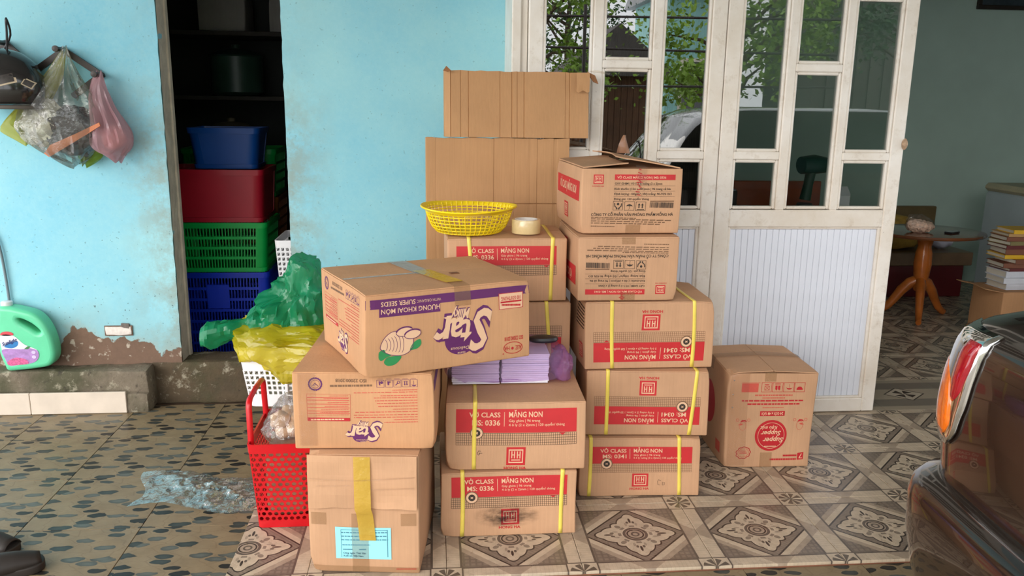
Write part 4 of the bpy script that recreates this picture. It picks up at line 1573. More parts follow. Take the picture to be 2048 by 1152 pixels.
# tapes over the top of the askew carton
w2, d2, h = A3.w / 2, A3.d / 2, A3.h
A3.strip([(-w2 + .004, .0, h + .0022), (.02, .0, h + .0022)], (0, 1, 0), .016, TAPEG, 'packing_tape', 0)
A3.strip([(-.02, d2, h + .003), (.005, -.02, h + .003)], (1, 0, 0), .055, TAPEG, 'packing_tape', 0)
A3.strip([(.005, .03, h + .0034), (.03, -d2 + .045, h + .0034)], (1, 0, 0), .055, TAPEY, 'yellow_tape', 0)
A3.strip([(.03, -d2 + .05, h + .0028), (.03, -d2 - .0018, h + .0028), (.03, -d2 - .0018, h - .055)], (1, 0, 0), .05, TAPE, 'packing_tape', 0)
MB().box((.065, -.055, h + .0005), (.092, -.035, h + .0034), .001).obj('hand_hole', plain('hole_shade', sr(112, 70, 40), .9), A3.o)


# --- flattened cartons leaning at the back
def flat_carton(name, label, x0, x1, z0, z1, y, lean, creases, seed, notch=None, side=0.):
    t = thing(name, label, 'cardboard', ((x0 + x1) / 2, y, z0), 0, 'flattened plain cartons')
    R = random.Random(seed)
    w, h = x1 - x0, z1 - z0
    lines = sorted(R.uniform(-w / 2 + .02, w / 2 - .02) for _ in range(9))
    xs = sorted(set([-w / 2 + w * i / 24 for i in range(25)] + [l + d for l in lines for d in (-.0025, 0, .0025)] + ([-w / 2 + side - .002, -w / 2 + side, -w / 2 + side + .002] if side else [])))
    zs = sorted(set([h * j / 14 for j in range(15)] + [c - z0 + d for c in creases for d in (-.004, 0, .004)]))

    def Y(x, z, zc=None):
        zc = z if zc is None else zc
        v = lean * z / h
        for i, l in enumerate(lines):
            if abs(x - l) < .0024:
                v += .0028
            v += (.0012 if (i % 2) else -.0009) * (1 if x > l else 0)
        for c in creases:
            if abs(zc + z0 - c) < .0035:
                v += .005
        if side and x < -w / 2 + side:
            v += (-w / 2 + side - x) * .75
        return v + .004 * noise.noise(Vector((x * 7, z * 7, seed)))

    def top(x):
        return h + .005 * noise.noise(Vector((x * 16, seed, 0))) + .0025 * noise.noise(Vector((x * 60, seed, 2)))
    for off, nm in ((0, 'front_panel'), (.030, 'back_panel')):
        mb = MB()
        k = len(xs)
        vs = []
        for z in zs:
            for x in xs:
                zz = z + (top(x) - h) * max(0, (z - h + .12) / .12)
                vs.append(Vector((x, Y(x, zz, z) + off, zz if z > h - .12 else z)))
        mb.add(vs, [(j * k + i, j * k + i + 1, (j + 1) * k + i + 1, (j + 1) * k + i) for j in range(len(zs) - 1) for i in range(k - 1)])
        o = mb.obj(nm, MT_INSIDE, t, None)
        md = o.modifiers.new('thickness', 'SOLIDIFY')
        md.thickness = .005
        md.offset = 1 if off else -1
    for sx in (-1, 1):
        xx = sx * w / 2
        MB().grid(lambda u, v: Vector((xx + sx * .004 * math.sin(PI * u), Y(xx, h * v) + .03 * u, h * v)), 4, 12).obj('side_fold', MT_INSIDE, t, 60)
    return t


L_ = flat_carton('flattened_carton', 'wide flattened carton standing behind the yellow basket', -.026, .527, .0, 1.196, 3.165, .045, (.945, .30), 5)
U_ = flat_carton('flattened_carton', 'smaller flattened carton with a torn corner, leaning at the door frame above the other', .045, .598, 1.200, 1.447, 3.195, .035, (), 9, side=.020)
# torn flap and scraps on its upper corners
wU = .553 / 2
tr = MB()
tr.grid(lambda u, v: Vector((wU - .052 + .05 * u, -.004 - .006 * math.sin(PI * v), .246 - .070 * v * (1 + .06 * math.sin(u * 9)))), 6, 6)
o = tr.obj('torn_flap', MT_INSIDE, U_, None)
o.modifiers.new('thickness', 'SOLIDIFY').thickness = .004
for nm, pts, m in (('scrap', [(wU - .01, .01, .250), (wU + .02, .006, .236), (wU + .033, .002, .205), (wU + .015, .004, .212), (wU + .005, .006, .225)], MT_TORN), ('scrap', [(wU - .01, .012, .252), (wU + .03, .01, .247), (wU + .075, .014, .240), (wU + .08, .016, .246), (wU + .03, .014, .256)], TAPEC), ('scrap', [(-wU - .006, .01, .245), (-wU + .006, .008, .262), (-wU + .024, .012, .246), (-wU + .012, .010, .240)], MT_TORN)):
    n = len(pts)
    mb = MB().add([Vector(q) + Vector((0, -.004, 0)) for q in pts] + [Vector(q) + Vector((0, .006, 0)) for q in pts], [tuple(range(n)), tuple(range(2 * n - 1, n - 1, -1))] + [(i, (i + 1) % n, n + (i + 1) % n, n + i) for i in range(n)])
    mb.obj(nm, m, U_)
# ------------------------------------------------------------------ things on and in front of the boxes
# violet-wrapped notebooks on the front middle stack
MT_PAPER = plain('white_paper', sr(236, 234, 244), .7, .04, 30)
MT_VIOLET = film('violet_film', (.78, .58, .88, 1), .13, .12, .9, .2)
MT_BLACKP = plain('black_plastic', sr(34, 32, 36), .35, .1)
zb = .446
R_ = random.Random(77)
pk = thing('wrapped_notebooks', 'bundles of white notebooks wrapped in violet plastic film on a carton', 'notebooks', (.212, 2.592, zb), math.radians(-.5))
for ix, xc in enumerate((-.080, .079)):
    for lv in range(3):
        zz = .002 + lv * .0335
        mb = MB()
        for q in range(5):
            dx, dy = R_.uniform(-.002, .002), R_.uniform(-.003, .003)
            mb.box((xc - .076 + dx, -.088 + dy, zz + q * .0064), (xc + .076 + dx, .088 + dy, zz + q * .0064 + .0060), .0012)
        o = mb.obj('notebook_bundle', MT_PAPER, pk)
        o['kind'] = 'stuff'
wr = crumpled(lambda n: Vector((math.copysign(abs(n.x) ** .35, n.x) * .176 + (.028 if n.x > .3 else 0), math.copysign(abs(n.y) ** .35, n.y) * .101, .062 + math.copysign(abs(n.z) ** .5, n.z) * (.056 if n.z > 0 else .058))), 5, .006, 22, 3)
wr.v = [Vector((p.x, p.y, max(p.z, .0012))) for p in wr.v]
wr.obj('film', MT_VIOLET, pk, 180)
tail = crumpled(lambda n: Vector((.205 + n.x * .022, -.02 + n.y * .075, .045 + n.z * .046)), 4, .016, 30, 6)
tail.v = [Vector((p.x, p.y, max(p.z, .0012))) for p in tail.v]
tail.obj('film_tail', film('violet_film_gathered', (.62, .30, .60, 1), .35, .15, .9, .2), pk, 180)
bk = MB()
bk.lathe([(.001, 0), (.044, .002), (.050, .009), (.046, .017), (.020, .022), (.001, .023)], 20, (0, 0, 0), sy=.55).map(lambda p: (p.x + .354, p.y + 2.56, p.z + .570))
b_ = bk.obj('black_case', MT_BLACKP, None, 40)
b_.location = (0, 0, 0)
tag(b_, 'small black oval case lying on the violet-wrapped notebooks', 'case')

# yellow colander basket
MT_YEL = plain('yellow_plastic', sr(246, 214, 24), .3, .05, 20)
c_ = at(941, 412, Z=.982)
col = thing('colander', 'round yellow plastic colander basket beside the tape roll', 'basket', (.122, 2.84, .8915))
cr = [(.100, .0), (.112, .004), (.128, .022), (.139, .045), (.147, .068), (.152, .086)]


def crad(z):
    for (r0, z0), (r1, z1) in zip(cr, cr[1:]):
        if z <= z1:
            return r0 + (r1 - r0) * (z - z0) / (z1 - z0)
    return cr[-1][0]


rib = MB()
for a in range(48):
    t = 2 * PI * a / 48
    ca, sa = math.cos(t), math.sin(t)
    path = [(r * ca, r * sa, z) for r, z in cr]
    rib.tube([(.05 * ca, .05 * sa, .002)] + path, .0022, 4, False)
o = rib.obj('ribs', MT_YEL, col, 180)
o['kind'] = 'stuff'
rg = MB()
for z in (.004, .016, .028, .040, .052, .064, .073):
    rg.tube([(crad(z) * math.cos(2 * PI * a / 64), crad(z) * math.sin(2 * PI * a / 64), z) for a in range(64)], .0022, 4, closed=True)
for r in (.05, .065, .08, .09):
    rg.tube([(r * math.cos(2 * PI * a / 48), r * math.sin(2 * PI * a / 48), .002) for a in range(48)], .002, 4, closed=True)
o = rg.obj('rings', MT_YEL, col, 180)
o['kind'] = 'stuff'
MB().loft([[Vector((r * math.cos(2 * PI * a / 64), r * math.sin(2 * PI * a / 64), z + .004 * math.cos(2 * PI * a / 64 * 2 + .6))) for a in range(64)] for r, z in ((.148, .076), (.153, .082), (.160, .089), (.166, .090), (.168, .086), (.165, .083), (.158, .080), (.152, .074), (.148, .076))], False).obj('rim', MT_YEL, col, 60)
MB().lathe([(.001, 0), (.05, 0), (.05, .004), (.001, .004)], 24).obj('base_disc', MT_YEL, col)
tp_ = MB()
tp_.grid(lambda u, v: Vector((-.02 + .085 * u, -.150 - .012 * math.sin(PI * v), .091 - .036 * v - .02 * abs(u - .5) * (1 - v))), 8, 4)
tp_.obj('tape_scrap', TAPEC, col, 180)

# roll of clear tape
rl = thing('tape_roll', 'roll of clear packing tape standing next to the yellow basket', 'tape', (.318, 2.80, .8915))
MB().loft([[Vector((r * math.cos(2 * PI * a / 40), r * math.sin(2 * PI * a / 40), z)) for a in range(40)] for r, z in ((.040, .0015), (.049, .0015), (.050, .003), (.050, .047), (.049, .0485), (.040, .0485))], False).obj('tape_winding', plain('tan_tape_winding', sr(214, 190, 140), .22, .06, 60, coat=.5), rl, 40)
MB().loft([[Vector((r * math.cos(2 * PI * a / 40), r * math.sin(2 * PI * a / 40), z)) for a in range(40)] for r, z in ((.0395, .0005), (.0395, .0495), (.036, .0495), (.036, .0005), (.0395, .0005))], False).obj('core', plain('white_card_core', sr(226, 222, 216), .7, .04), rl, 40)

# ------------------------------------------------------------------ red basket with handle
MT_REDP = plain('red_plastic', sr(194, 16, 26), .28, .05, 20)


def perforated(P, nu, nv, hole=.34, k=8, square=False):
    """sheet of staggered round holes; P(u, v) in 0..1 gives the point"""
    mb = MB()
    for j in range(nv):
        sh = .5 if j % 2 and not square else 0.
        for i in range(nu + (1 if sh else 0)):
            u0, u1 = (i - sh) / nu, (i + 1 - sh) / nu
            u0, u1 = max(0, u0), min(1, u1)
            v0, v1 = j / nv, (j + 1) / nv
            uc, vc, hu, hv = (u0 + u1) / 2, (v0 + v1) / 2, (u1 - u0) * hole, (v1 - v0) * (hole + .02)
            inn = [P(uc + hu * math.cos(2 * PI * (q + .5) / k), vc + hv * math.sin(2 * PI * (q + .5) / k)) for q in range(k)]
            if square:
                inn = [P(uc + hu * a, vc + hv * b) for a, b in ((1, .8), (.8, 1), (-.8, 1), (-1, .8), (-1, -.8), (-.8, -1), (.8, -1), (1, -.8))]
            sq = [(1, .41), (.41, 1), (-.41, 1), (-1, .41), (-1, -.41), (-.41, -1), (.41, -1), (1, -.41)]
            full = [(1, 1), (-1, 1), (-1, -1), (1, -1)]
            out = [P(uc + a * (u1 - u0) / 2, vc + b * (v1 - v0) / 2) for a, b in sq]
            cor = [P(uc + a * (u1 - u0) / 2, vc + b * (v1 - v0) / 2) for a, b in full]
            n0 = 0
            mb.add(inn + out + cor, [(q, (q + 1) % 8, 8 + (q + 1) % 8, 8 + q) for q in range(8)] + [(8, 9, 16), (10, 11, 17), (12, 13, 18), (14, 15, 19)])
    return mb


def tub(parent, bw, bd, tw, td, h, z0, z1, nu, nd, nv, mat, hole=.34, name='side', solid=.0022, square=False):
    """four perforated tapering sides between heights z0 and z1"""
    def half(z):
        f = z / h
        return (bw + (tw - bw) * f) / 2, (bd + (td - bd) * f) / 2
    for sd in range(4):
        def P(u, v):
            z = z0 + (z1 - z0) * v
            a, b = half(z)
            s = 2 * u - 1
            bul = .004 * (1 - s * s)
            return [Vector((s * a, -b - bul, z)), Vector((a + bul, s * b, z)), Vector((-s * a, b + bul, z)), Vector((-a - bul, -s * b, z))][sd]
        o = perforated(P, nu if sd % 2 == 0 else nd, nv, hole, 8, square).obj(name, mat, parent, None)
        md = o.modifiers.new('thickness', 'SOLIDIFY')
        md.thickness = solid
    return half


def ring_rect(mb, half, z0, z1, th, r=.012):
    a0, b0 = half(z0)
    a1, b1 = half(z1)
    for q in range(1):
        rings = []
        for (a, b, z, o) in ((a0, b0, z0, .0045), (a1, b1, z1, .0045), (a1, b1, z1, .0045 - th), (a0, b0, z0, .0045 - th), (a0, b0, z0, .0045)):
            pts = []
            for sx, sy, t0 in ((1, 1, 0), (-1, 1, 90), (-1, -1, 180), (1, -1, 270)):
                for k in range(4):
                    t = math.radians(t0 + 30 * k)
                    pts.append(Vector((sx * (a - r) + (r + o) * math.cos(t), sy * (b - r) + (r + o) * math.sin(t), z)))
            rings.append(pts)
        mb.loft(rings, False)
    return mb


rb_ = thing('shopping_basket', 'tall red perforated plastic basket with a carrying handle left of the boxes', 'basket', (-.474, 2.588, 0), 0)
hf = tub(rb_, .168, .275, .205, .305, .285, .022, .262, 9, 14, 14, MT_REDP, .36)
ring_rect(MB(), hf, .258, .288, .006).obj('rim', MT_REDP, rb_, 50)
ring_rect(MB(), hf, .0, .024, .006).obj('base_rim', MT_REDP, rb_, 50)
MB().box((-.080, -.132, .002), (.080, .132, .008), .002).obj('base', MT_REDP, rb_)
for sx, zt in ((-1, .412), (1, .355)):
    hx = sx * .100
    MB().tube([(hx, -.120, .262), (hx, -.118, .30), (hx + sx * .002, -.112, zt - .02), (hx + sx * .002, -.106, zt - .004), (hx + sx * .002, -.090, zt + .004), (hx + sx * .002, .0, zt + .008), (hx + sx * .002, .090, zt + .004), (hx + sx * .002, .106, zt - .004), (hx + sx * .002, .112, zt - .02), (hx, .118, .30), (hx, .120, .262)], .0068, 8, flat=1.4).obj('handle', MT_REDP, rb_, 60)

bg_ = thing('food_bag', 'knotted clear plastic bag of beige food sitting in the red basket', 'bag', (-.474, 2.600, .012))
MB().box((-.068, -.11, .0), (.068, .11, .235), .02).obj('filling', plain('beige_packing', sr(176, 140, 110), .8, .3, 20), bg_)
crumpled(lambda n: Vector((n.x * (.080 - .03 * max(0, n.z)) + .012 * max(0, n.z), n.y * (.115 - .06 * max(0, n.z)), .275 + n.z * (.105 if n.z > 0 else .06))), 4, .010, 18, 8, .003).obj('bag_film', clear_film('clear_bag_film'), bg_)
R_ = random.Random(4)
for q in range(12):
    a = R_.uniform(0, 6.28)
    rr = R_.uniform(.0, .05)
    pz = .262 + R_.uniform(0, .05)
    crumpled(lambda n: Vector((rr * math.cos(a) + n.x * .028, rr * 1.5 * math.sin(a) + n.y * .030, pz + n.z * .028)), 3, .006, 30, q).obj('food_piece', plain('beige_food', sr(214, 176, 140), .7, .15, 30), bg_, 180)
MB().tube([(.020, -.01, .355), (.030, -.012, .378), (.028, -.012, .392), (.040, -.01, .42)], [.02, .006, .007, .022], 10).obj('knot', clear_film('gathered_film', (.86, .86, .86, 1), .15), bg_, 180)

# ------------------------------------------------------------------ white laundry basket with yellow and green bags
MT_WHP = plain('white_plastic', sr(232, 230, 232), .35, .04)
sup = Carton('plain_carton', 'plain carton hidden behind the left stack under the white basket', .30, .34, .212, (-.53, 2.93), 0, 0, 61)
wb = thing('laundry_basket', 'white perforated plastic basket under the yellow bag behind the left stack', 'basket', (-.475, 3.11, .2105), math.radians(-4))
hf = tub(wb, .40, .29, .46, .34, .235, .045, .145, 22, 18, 5, MT_WHP, .30, square=True)
ring_rect(MB(), hf, .143, .236, .004, .02).obj('rim', MT_WHP, wb, 50)
ring_rect(MB(), hf, .0, .047, .004, .02).obj('base_rim', MT_WHP, wb, 50)
MB().box((-.19, -.135, .002), (.19, .135, .008), .002).obj('base', MT_WHP, wb)
for sx in (-.06, .06):
    MB().box((sx - .006, -.166, .03), (sx + .006, -.158, .155), .002).obj('post', MT_WHP, wb)

MT_YF = film('yellow_film', (.74, .62, .02, 1), .66, .16, 1., .4)
MT_GF = film('green_film', (.015, .38, .16, 1), .66, .13, 1., .4)


def drape(n):
    """yellow bag pulled over the basket rim, hanging lowest in front"""
    x, y, z = n
    lo = .10 + .045 * math.sin(x * 3 + 1.) + .05 * max(0, -y)
    return Vector((math.copysign(abs(x) ** .6, x) * .245 - .015, math.copysign(abs(y) ** .55, y) * .185 - .005, .245 + (z * .055 if z > 0 else z * lo)))


yb_ = crumpled(drape, 5, .030, 8, 2, .0016)
yo = yb_.obj('yellow_bag', MT_YF, None, 32)
yo.location = (-.475, 3.105, .21)
tag(yo, 'crumpled yellow plastic bag draped over the white basket', 'plastic bag')
gb = thing('green_bag', 'big crumpled green plastic bag heaped above the yellow bag', 'plastic bag', (-.545, 3.11, .50))
crumpled(lambda n: Vector((n.x * (.125 - .075 * max(0, n.z)) + .045 * max(0, n.z) + .01, n.y * .11, n.z * (.215 if n.z > 0 else .045) + .01)), 5, .046, 8, 5, .0016).obj('bag_heap', MT_GF, gb, 32)
ar = MB()
n_ = 26
rings = []
for i in range(n_):
    f = i / (n_ - 1)
    ce = Vector((-.03 - .285 * f, -.07 + .01 * math.sin(f * 5), .022 - .055 * f))
    rad = .055 * (1 - .45 * math.sin(PI * f * .9)) * (1 if f < .9 else 1 - (f - .9) * 6)
    ring = []
    for k2 in range(20):
        t = 2 * PI * k2 / 20
        p = ce + Vector((0, math.cos(t) * rad, math.sin(t) * rad * .85))
        ring.append(p + Vector((0, math.cos(t), math.sin(t))) * .016 * ridged(p * 14, 3))
    rings.append(ring)
ar.loft(rings).obj('bag_mouth', MT_GF, gb, 25)
gl_ = MB()
for q in range(4):
    a0 = Vector((.02 + .03 * q, -.13, .0 - .008 * q))
    gl_.grid(lambda u, v: a0 + Vector((.11 * u, -.02 * math.sin(u * 2), -.012 * u + (.024 * (v - .5)) * math.sin(PI * min(1, u + .1)) + .012 * math.sin(u * 3 + q))), 8, 4)
gl_.obj('leaf_scraps', plain('fresh_green_leaf', sr(140, 190, 60), .5, .15, 30), gb, 180)['kind'] = 'stuff'

# clear sheet lying on the pebble tiles
sh = MB()


def sheet(u, v):
    x = -1.03 + .42 * u + .03 * math.sin(v * 5)
    y = 2.63 + .26 * v - .05 * u + .03 * math.sin(u * 6)
    h = .004 + .018 * max(0, ridged(Vector((x * 9, y * 9, 4)), 3) - .25) * (.35 + .65 * math.sin(PI * u) * math.sin(PI * v))
    return Vector((x, y, -.0135 + .001 + h))


sh.grid(sheet, 70, 44)
tag(sh.obj('plastic_sheet', clear_film('thin_clear_sheet', (.92, .93, .93, 1), .03, .16, .10, .5), None, 180), 'crinkled clear plastic sheet lying on the pebble-patterned floor', 'plastic sheet')

# two dark slippers at the lower left
MT_SLIP = plain('dark_brown_rubber', sr(40, 33, 28), .6, .2, 20)
for (x, y, a), lb in (((-1.375, 2.40, -18), 'dark brown slipper nearer the wall at the lower left corner'), ((-1.255, 2.235, 30), 'dark brown slipper nearer the camera at the lower left corner')):
    s_ = thing('slipper', lb, 'slipper', (x, y, -.0132), math.radians(a), 'dark slippers on the pebble floor')
    sole = [(-.14, -.032), (-.10, -.038), (.0, -.036), (.08, -.046), (.115, -.038), (.128, -.005), (.115, .032), (.06, .044), (.0, .034), (-.10, .034), (-.14, .028), (-.15, 0)]
    slab_curve([[(p.x, p.y) for p in spline([(a_, b_2, 0) for a_, b_2 in sole], 4)]], .008, .004).map(lambda p: (p.x, p.y, p.z + .0125)).obj('sole', MT_SLIP, s_, 40)
    up_ = MB()
    up_.grid(lambda u, v: Vector((.0 + .118 * u, (-.044 + .088 * v) * (1 - .25 * u * u), .022 + .046 * math.sin(PI * v) ** .6 * (1 - .55 * u * u))), 8, 12)
    o = up_.obj('upper', MT_SLIP, s_, 60)
    o.modifiers.new('thickness', 'SOLIDIFY').thickness = .004

# ------------------------------------------------------------------ left wall: rack, hanging bags, helmet
MT_WOOD = plain('dark_stained_wood', sr(46, 36, 32), .45, .25, 30)
rk = thing('peg_rack', 'dark wooden folding peg rack nailed to the blue wall', 'rack', (-1.54, WY - .012, 1.50))


def bar(p, q, y=0., w=.024):
    a, b = Vector((p[0] + 1.54, y, p[1] - 1.50)), Vector((q[0] + 1.54, y, q[1] - 1.50))
    d = (b - a).normalized()
    nrm = Vector((-d.z, 0, d.x)) * w / 2
    e = d * w * .4
    pts = [a - nrm - e * .5, a - e - nrm * .3, a - e + nrm * .3, a + nrm - e * .5, b + nrm + e * .5, b + e + nrm * .3, b + e - nrm * .3, b - nrm + e * .5]
    n = len(pts)
    MB().add([u + Vector((0, -.006, 0)) for u in pts] + [u + Vector((0, .006, 0)) for u in pts], [tuple(range(n)), tuple(range(2 * n - 1, n - 1, -1))] + [(i, (i + 1) % n, n + (i + 1) % n, n + i) for i in range(n)]).obj('slat', MT_WOOD, rk)


pegs = [(-1.712, 1.535), (-1.608, 1.433), (-1.492, 1.514), (-1.354, 1.418)]
bar((-1.80, 1.44), pegs[0], .006)
bar(pegs[0], pegs[1], -.006)
bar(pegs[1], pegs[2], .006)
bar(pegs[2], pegs[3], -.006)
bar(pegs[3], (-1.47, 1.335), .006)
bar(pegs[1], (-1.70, 1.35), .006)
for x, z in pegs:
    MB().lathe([(.001, 0), (.012, .001), (.013, .004), (.010, .01), (.009, .06), (.013, .07), (.012, .078), (.001, .08)], 12).map(lambda p: (p.x + x + 1.54, -p.z - .004, p.y + z - 1.50)).obj('peg', MT_WOOD, rk, 50)


def hanging(levels, Y, depth, seed, folds, amp, n=56):
    """bag gathered at the top: levels of (photo row, left, right, fullness) about the plane y = Y"""
    mb = MB()
    rings = []
    for py, pl_, pr_, df in levels:
        A, B = at(pl_, py, Y=Y), at(pr_, py, Y=Y)
        ring = []
        for k2 in range(n):
            t = 2 * PI * k2 / n
            c, hw = (A + B) / 2, (B.x - A.x) / 2
            p = Vector((c.x + hw * math.cos(t), Y + depth / 2 * df * math.sin(t), c.z))
            q = ridged(Vector((math.cos(t) * folds, math.sin(t) * folds, c.z * 4 + seed)), 3)
            p += Vector((math.cos(t) * hw * .07, math.sin(t) * depth * df * .25, .016 * math.sin(t * 2 + seed))) * q * amp
            p.y = min(p.y, WY - .003)
            ring.append(p)
        rings.append(ring)
    rings = [[Vector(v) for v in r] for r in zip(*[spline(list(col_), 3, False) for col_ in zip(*rings)])]
    return mb.loft(rings)


def px_slab(pts, Y, th=.006):
    P = [at(a_, b_, Y=Y) for a_, b_ in pts]
    n = len(P)
    tri = [tuple(t) for t in tessellate_polygon([[Vector((p.x, p.z, 0)) for p in P]])]
    return MB().add(P + [p + Vector((0, th, 0)) for p in P], tri + [tuple(i + n for i in t[::-1]) for t in tri] + [(i, (i + 1) % n, n + (i + 1) % n, n + i) for i in range(n)])


hb = thing('hanging_bag', 'large clear plastic bag holding dark things and a copper-coloured strip, hung on the rack', 'plastic bag', (0, 0, 0))
hanging([(102, 127, 134, .10), (125, 115, 142, .3), (150, 98, 155, .5), (175, 82, 168, .7), (200, 62, 185, .9), (225, 46, 198, 1.), (250, 38, 206, 1.), (270, 50, 206, 1.), (290, 75, 199, .9), (305, 96, 188, .7), (318, 128, 176, .45), (325, 146, 164, .2)], 3.555, .145, 2.2, 2.6, 1.).obj('bag_film', clear_film('hanging_bag_film', (.90, .91, .86, 1), .06, .13, .075, .6), hb, 40)
q_ = at(150, 262, Y=3.56)
crumpled(lambda n: q_ + Vector((n.x * .098 + .02 * n.z, n.y * .045, n.z * .088 - .02 * n.x)), 4, .018, 16, 2, .004).obj('contents', plain('dark_wrapped_goods', sr(34, 34, 40), .22, .3, 30), hb, 30)
q2_ = at(92, 245, Y=3.565)
crumpled(lambda n: q2_ + Vector((n.x * .085, n.y * .04, n.z * .09)), 4, .016, 16, 7, .004).obj('contents', plain('pale_wrapped_goods', sr(172, 168, 150), .25, .25, 30), hb, 30)
px_slab([(88, 307), (98, 314), (150, 283), (200, 252), (198, 245), (150, 268), (100, 290)], 3.478).obj('copper_strip', plain('copper_card', sr(196, 112, 62), .4, .1), hb)
hanging([(106, 124, 131, .10), (140, 101, 126, .3), (170, 80, 114, .45), (200, 58, 96, .6), (225, 35, 80, .65), (245, 13, 66, .6), (257, 4, 58, .45), (270, 28, 60, .3), (284, 52, 66, .15)], 3.585, .11, 5.1, 2.4, .9, 40).obj('inner_yellow_bag', film('yellow_green_film', (.62, .60, .10, 1), .55, .18, .9, .4), hb, 35)
hanging([(292, 160, 186, .3), (306, 158, 204, .4), (318, 162, 190, .25), (327, 164, 172, .1)], 3.59, .09, 3.3, 2., .8, 24).obj('green_scrap', film('leaf_green_film', (.25, .42, .05, 1), .8, .25, .7, .3), hb, 40)

pb = thing('hanging_bag', 'small pink plastic bag hung on the right-hand peg of the rack', 'plastic bag', (0, 0, 0))
hanging([(148, 194, 203, .10), (168, 185, 208, .3), (192, 181, 217, .5), (218, 183, 229, .7), (245, 187, 247, .95), (266, 186, 258, 1.05), (284, 186, 262, 1.), (298, 195, 259, .8), (310, 214, 250, .4), (318, 228, 243, .2)], 3.565, .12, 8.4, 2.8, .9, 44).obj('bag_film', film('pink_film', (.72, .44, .48, 1), .58, .18, .9, .4), pb, 35)
q3_ = at(225, 275, Y=3.57)
crumpled(lambda n: q3_ + Vector((n.x * .048, n.y * .035, n.z * .045)), 4, .006, 20, 2).obj('contents', plain('pale_pink_goods', sr(214, 166, 156), .5, .1), pb, 40)

hm = thing('helmet', 'black helmet with pale-edged stickers hanging from the left of the rack', 'helmet', tuple(at(4, 172, Y=WY - .115)))
hm.scale = (1.12, 1.0, 1.3)
hs = MB()
hs.lathe([(.112, -.060), (.128, -.045), (.136, -.01), (.132, .03), (.112, .07), (.075, .098), (.03, .110), (.001, .111)], 36, caps=False, sx=1.05, sy=.80)
ho = hs.obj('shell', plain('gloss_black_shell', sr(30, 28, 28), .18, .1, coat=.6), hm, 180)
ho.modifiers.new('thickness', 'SOLIDIFY').thickness = .006
MB().tube([(.140 * 1.0 * math.cos(2 * PI * a / 36) * .9, .108 * math.sin(2 * PI * a / 36) * .98, -.062) for a in range(36)], .006, 6, closed=True).obj('edge_trim', plain('grey_rubber_trim', sr(96, 88, 80), .6), hm, 180)
for dx, dz, wv, hv, ang in ((.055, .02, .060, .034, 14), (-.035, .045, .050, .030, -10), (.115, .008, .03, .022, -30)):
    st2 = MB()
    ca, sa = math.cos(math.radians(ang)), math.sin(math.radians(ang))

    def onshell(u, v, lift, wv=wv, hv=hv, dx=dx, dz=dz, ca=ca, sa=sa):
        a, b = (u - .5) * wv, (v - .5) * hv
        x, z = dx + a * ca - b * sa, dz + a * sa + b * ca
        rr = 1 - (x / .142) ** 2 - (max(0, z + .01) / .121) ** 2
        return Vector((x, -.1085 * math.sqrt(max(.02, rr)) - lift, z))
    st2.grid(lambda u, v: onshell(u, v, .0025), 6, 4)
    stk = st2.obj('sticker', plain('sticker_border', sr(196, 178, 150), .4), hm, 180)
    MB().grid(lambda u, v: onshell(.1 + .8 * u, .14 + .72 * v, .0035), 6, 4).obj('sticker_print', plain('sticker_print', sr(60, 54, 50), .4, .5, 60), stk, 180)
MB().tube(spline([(.03, .0, .10), (.045, -.02, .155), (.054, -.035, .195), (.048, .0, .150), (.01, .01, .10)], 4, False), .004, 6).obj('strap', MT_BLACKP, hm, 180)

# grey cable down the wall
cb = MB().tube(spline([(-2.46, WY - .008, 1.30), (-2.2, WY - .008, 1.12), (-1.98, WY - .008, .93), (-1.90, WY - .008, .83), (-1.868, WY - .010, .79), (-1.838, WY - .012, .72), (-1.826, WY - .012, .60), (-1.822, WY - .012, .45), (-1.828, WY - .012, .30), (-1.832, WY - .016, .19)], 6, False), .006, 8)
tag(cb.obj('cable', plain('grey_cable', sr(110, 128, 134), .5, .1), None, 180), 'grey cable running down the blue wall behind the green bottle', 'cable')

# broken socket recess
sx_ = thing('socket_box', 'broken cemented-up socket box low on the blue wall', 'socket', (-1.383, WY, .326))
MB().box((-.060, -.006, -.022), (.058, -.001, -.018)).box((-.060, -.006, .019), (.058, -.001, .023)).box((-.060, -.006, -.018), (-.056, -.001, .019)).box((.054, -.006, -.018), (.058, -.001, .019)).obj('frame', plain('brown_metal_box', sr(112, 84, 66), .7, .3, 40), sx_)
lump((-.056, -.010, -.019), (.054, -.001, .019), (14, 1, 6), .006, 5, .003).obj('mortar', plain('white_mortar', sr(222, 212, 204), .85, .12, 60, bump=.5), sx_, 50)
lump((.012, -.011, .010), (.046, -.001, .034), (6, 1, 4), .004, 9, .004).obj('mortar_lump', plain('grey_mortar', sr(112, 104, 98), .9, .2, 60), sx_, 50)

# green detergent bottle
bt = thing('detergent_bottle', 'green plastic detergent bottle with a white cap on the mossy ledge', 'bottle', (-1.7, 3.588, .1735))
bo = at(0, 743, Y=3.565)
zx = lambda q: ((q[0] - 235) * .000545, (755 - q[1]) * .000545)
outl = [(88, 238), (72, 300), (56, 400), (50, 500), (56, 610), (80, 700), (106, 752), (200, 750), (330, 735), (420, 715), (462, 660), (472, 590), (462, 500), (440, 420), (400, 340), (340, 285), (250, 255), (166, 236)]
hole = [(222, 330), (262, 338), (320, 372), (362, 412), (378, 440), (352, 442), (310, 412), (262, 380), (230, 356)]
slab_curve([[tuple(p)[:2] for p in spline([zx(q) + (0,) for q in outl], 4)], [tuple(p)[:2] for p in spline([zx(q) + (0,) for q in hole], 4)]], .022, .018, 4).map(lambda p: (p.x, p.z, p.y)).obj('body', plain('mint_green_plastic', sr(98, 206, 158), .32, .05, 20), bt, 50)
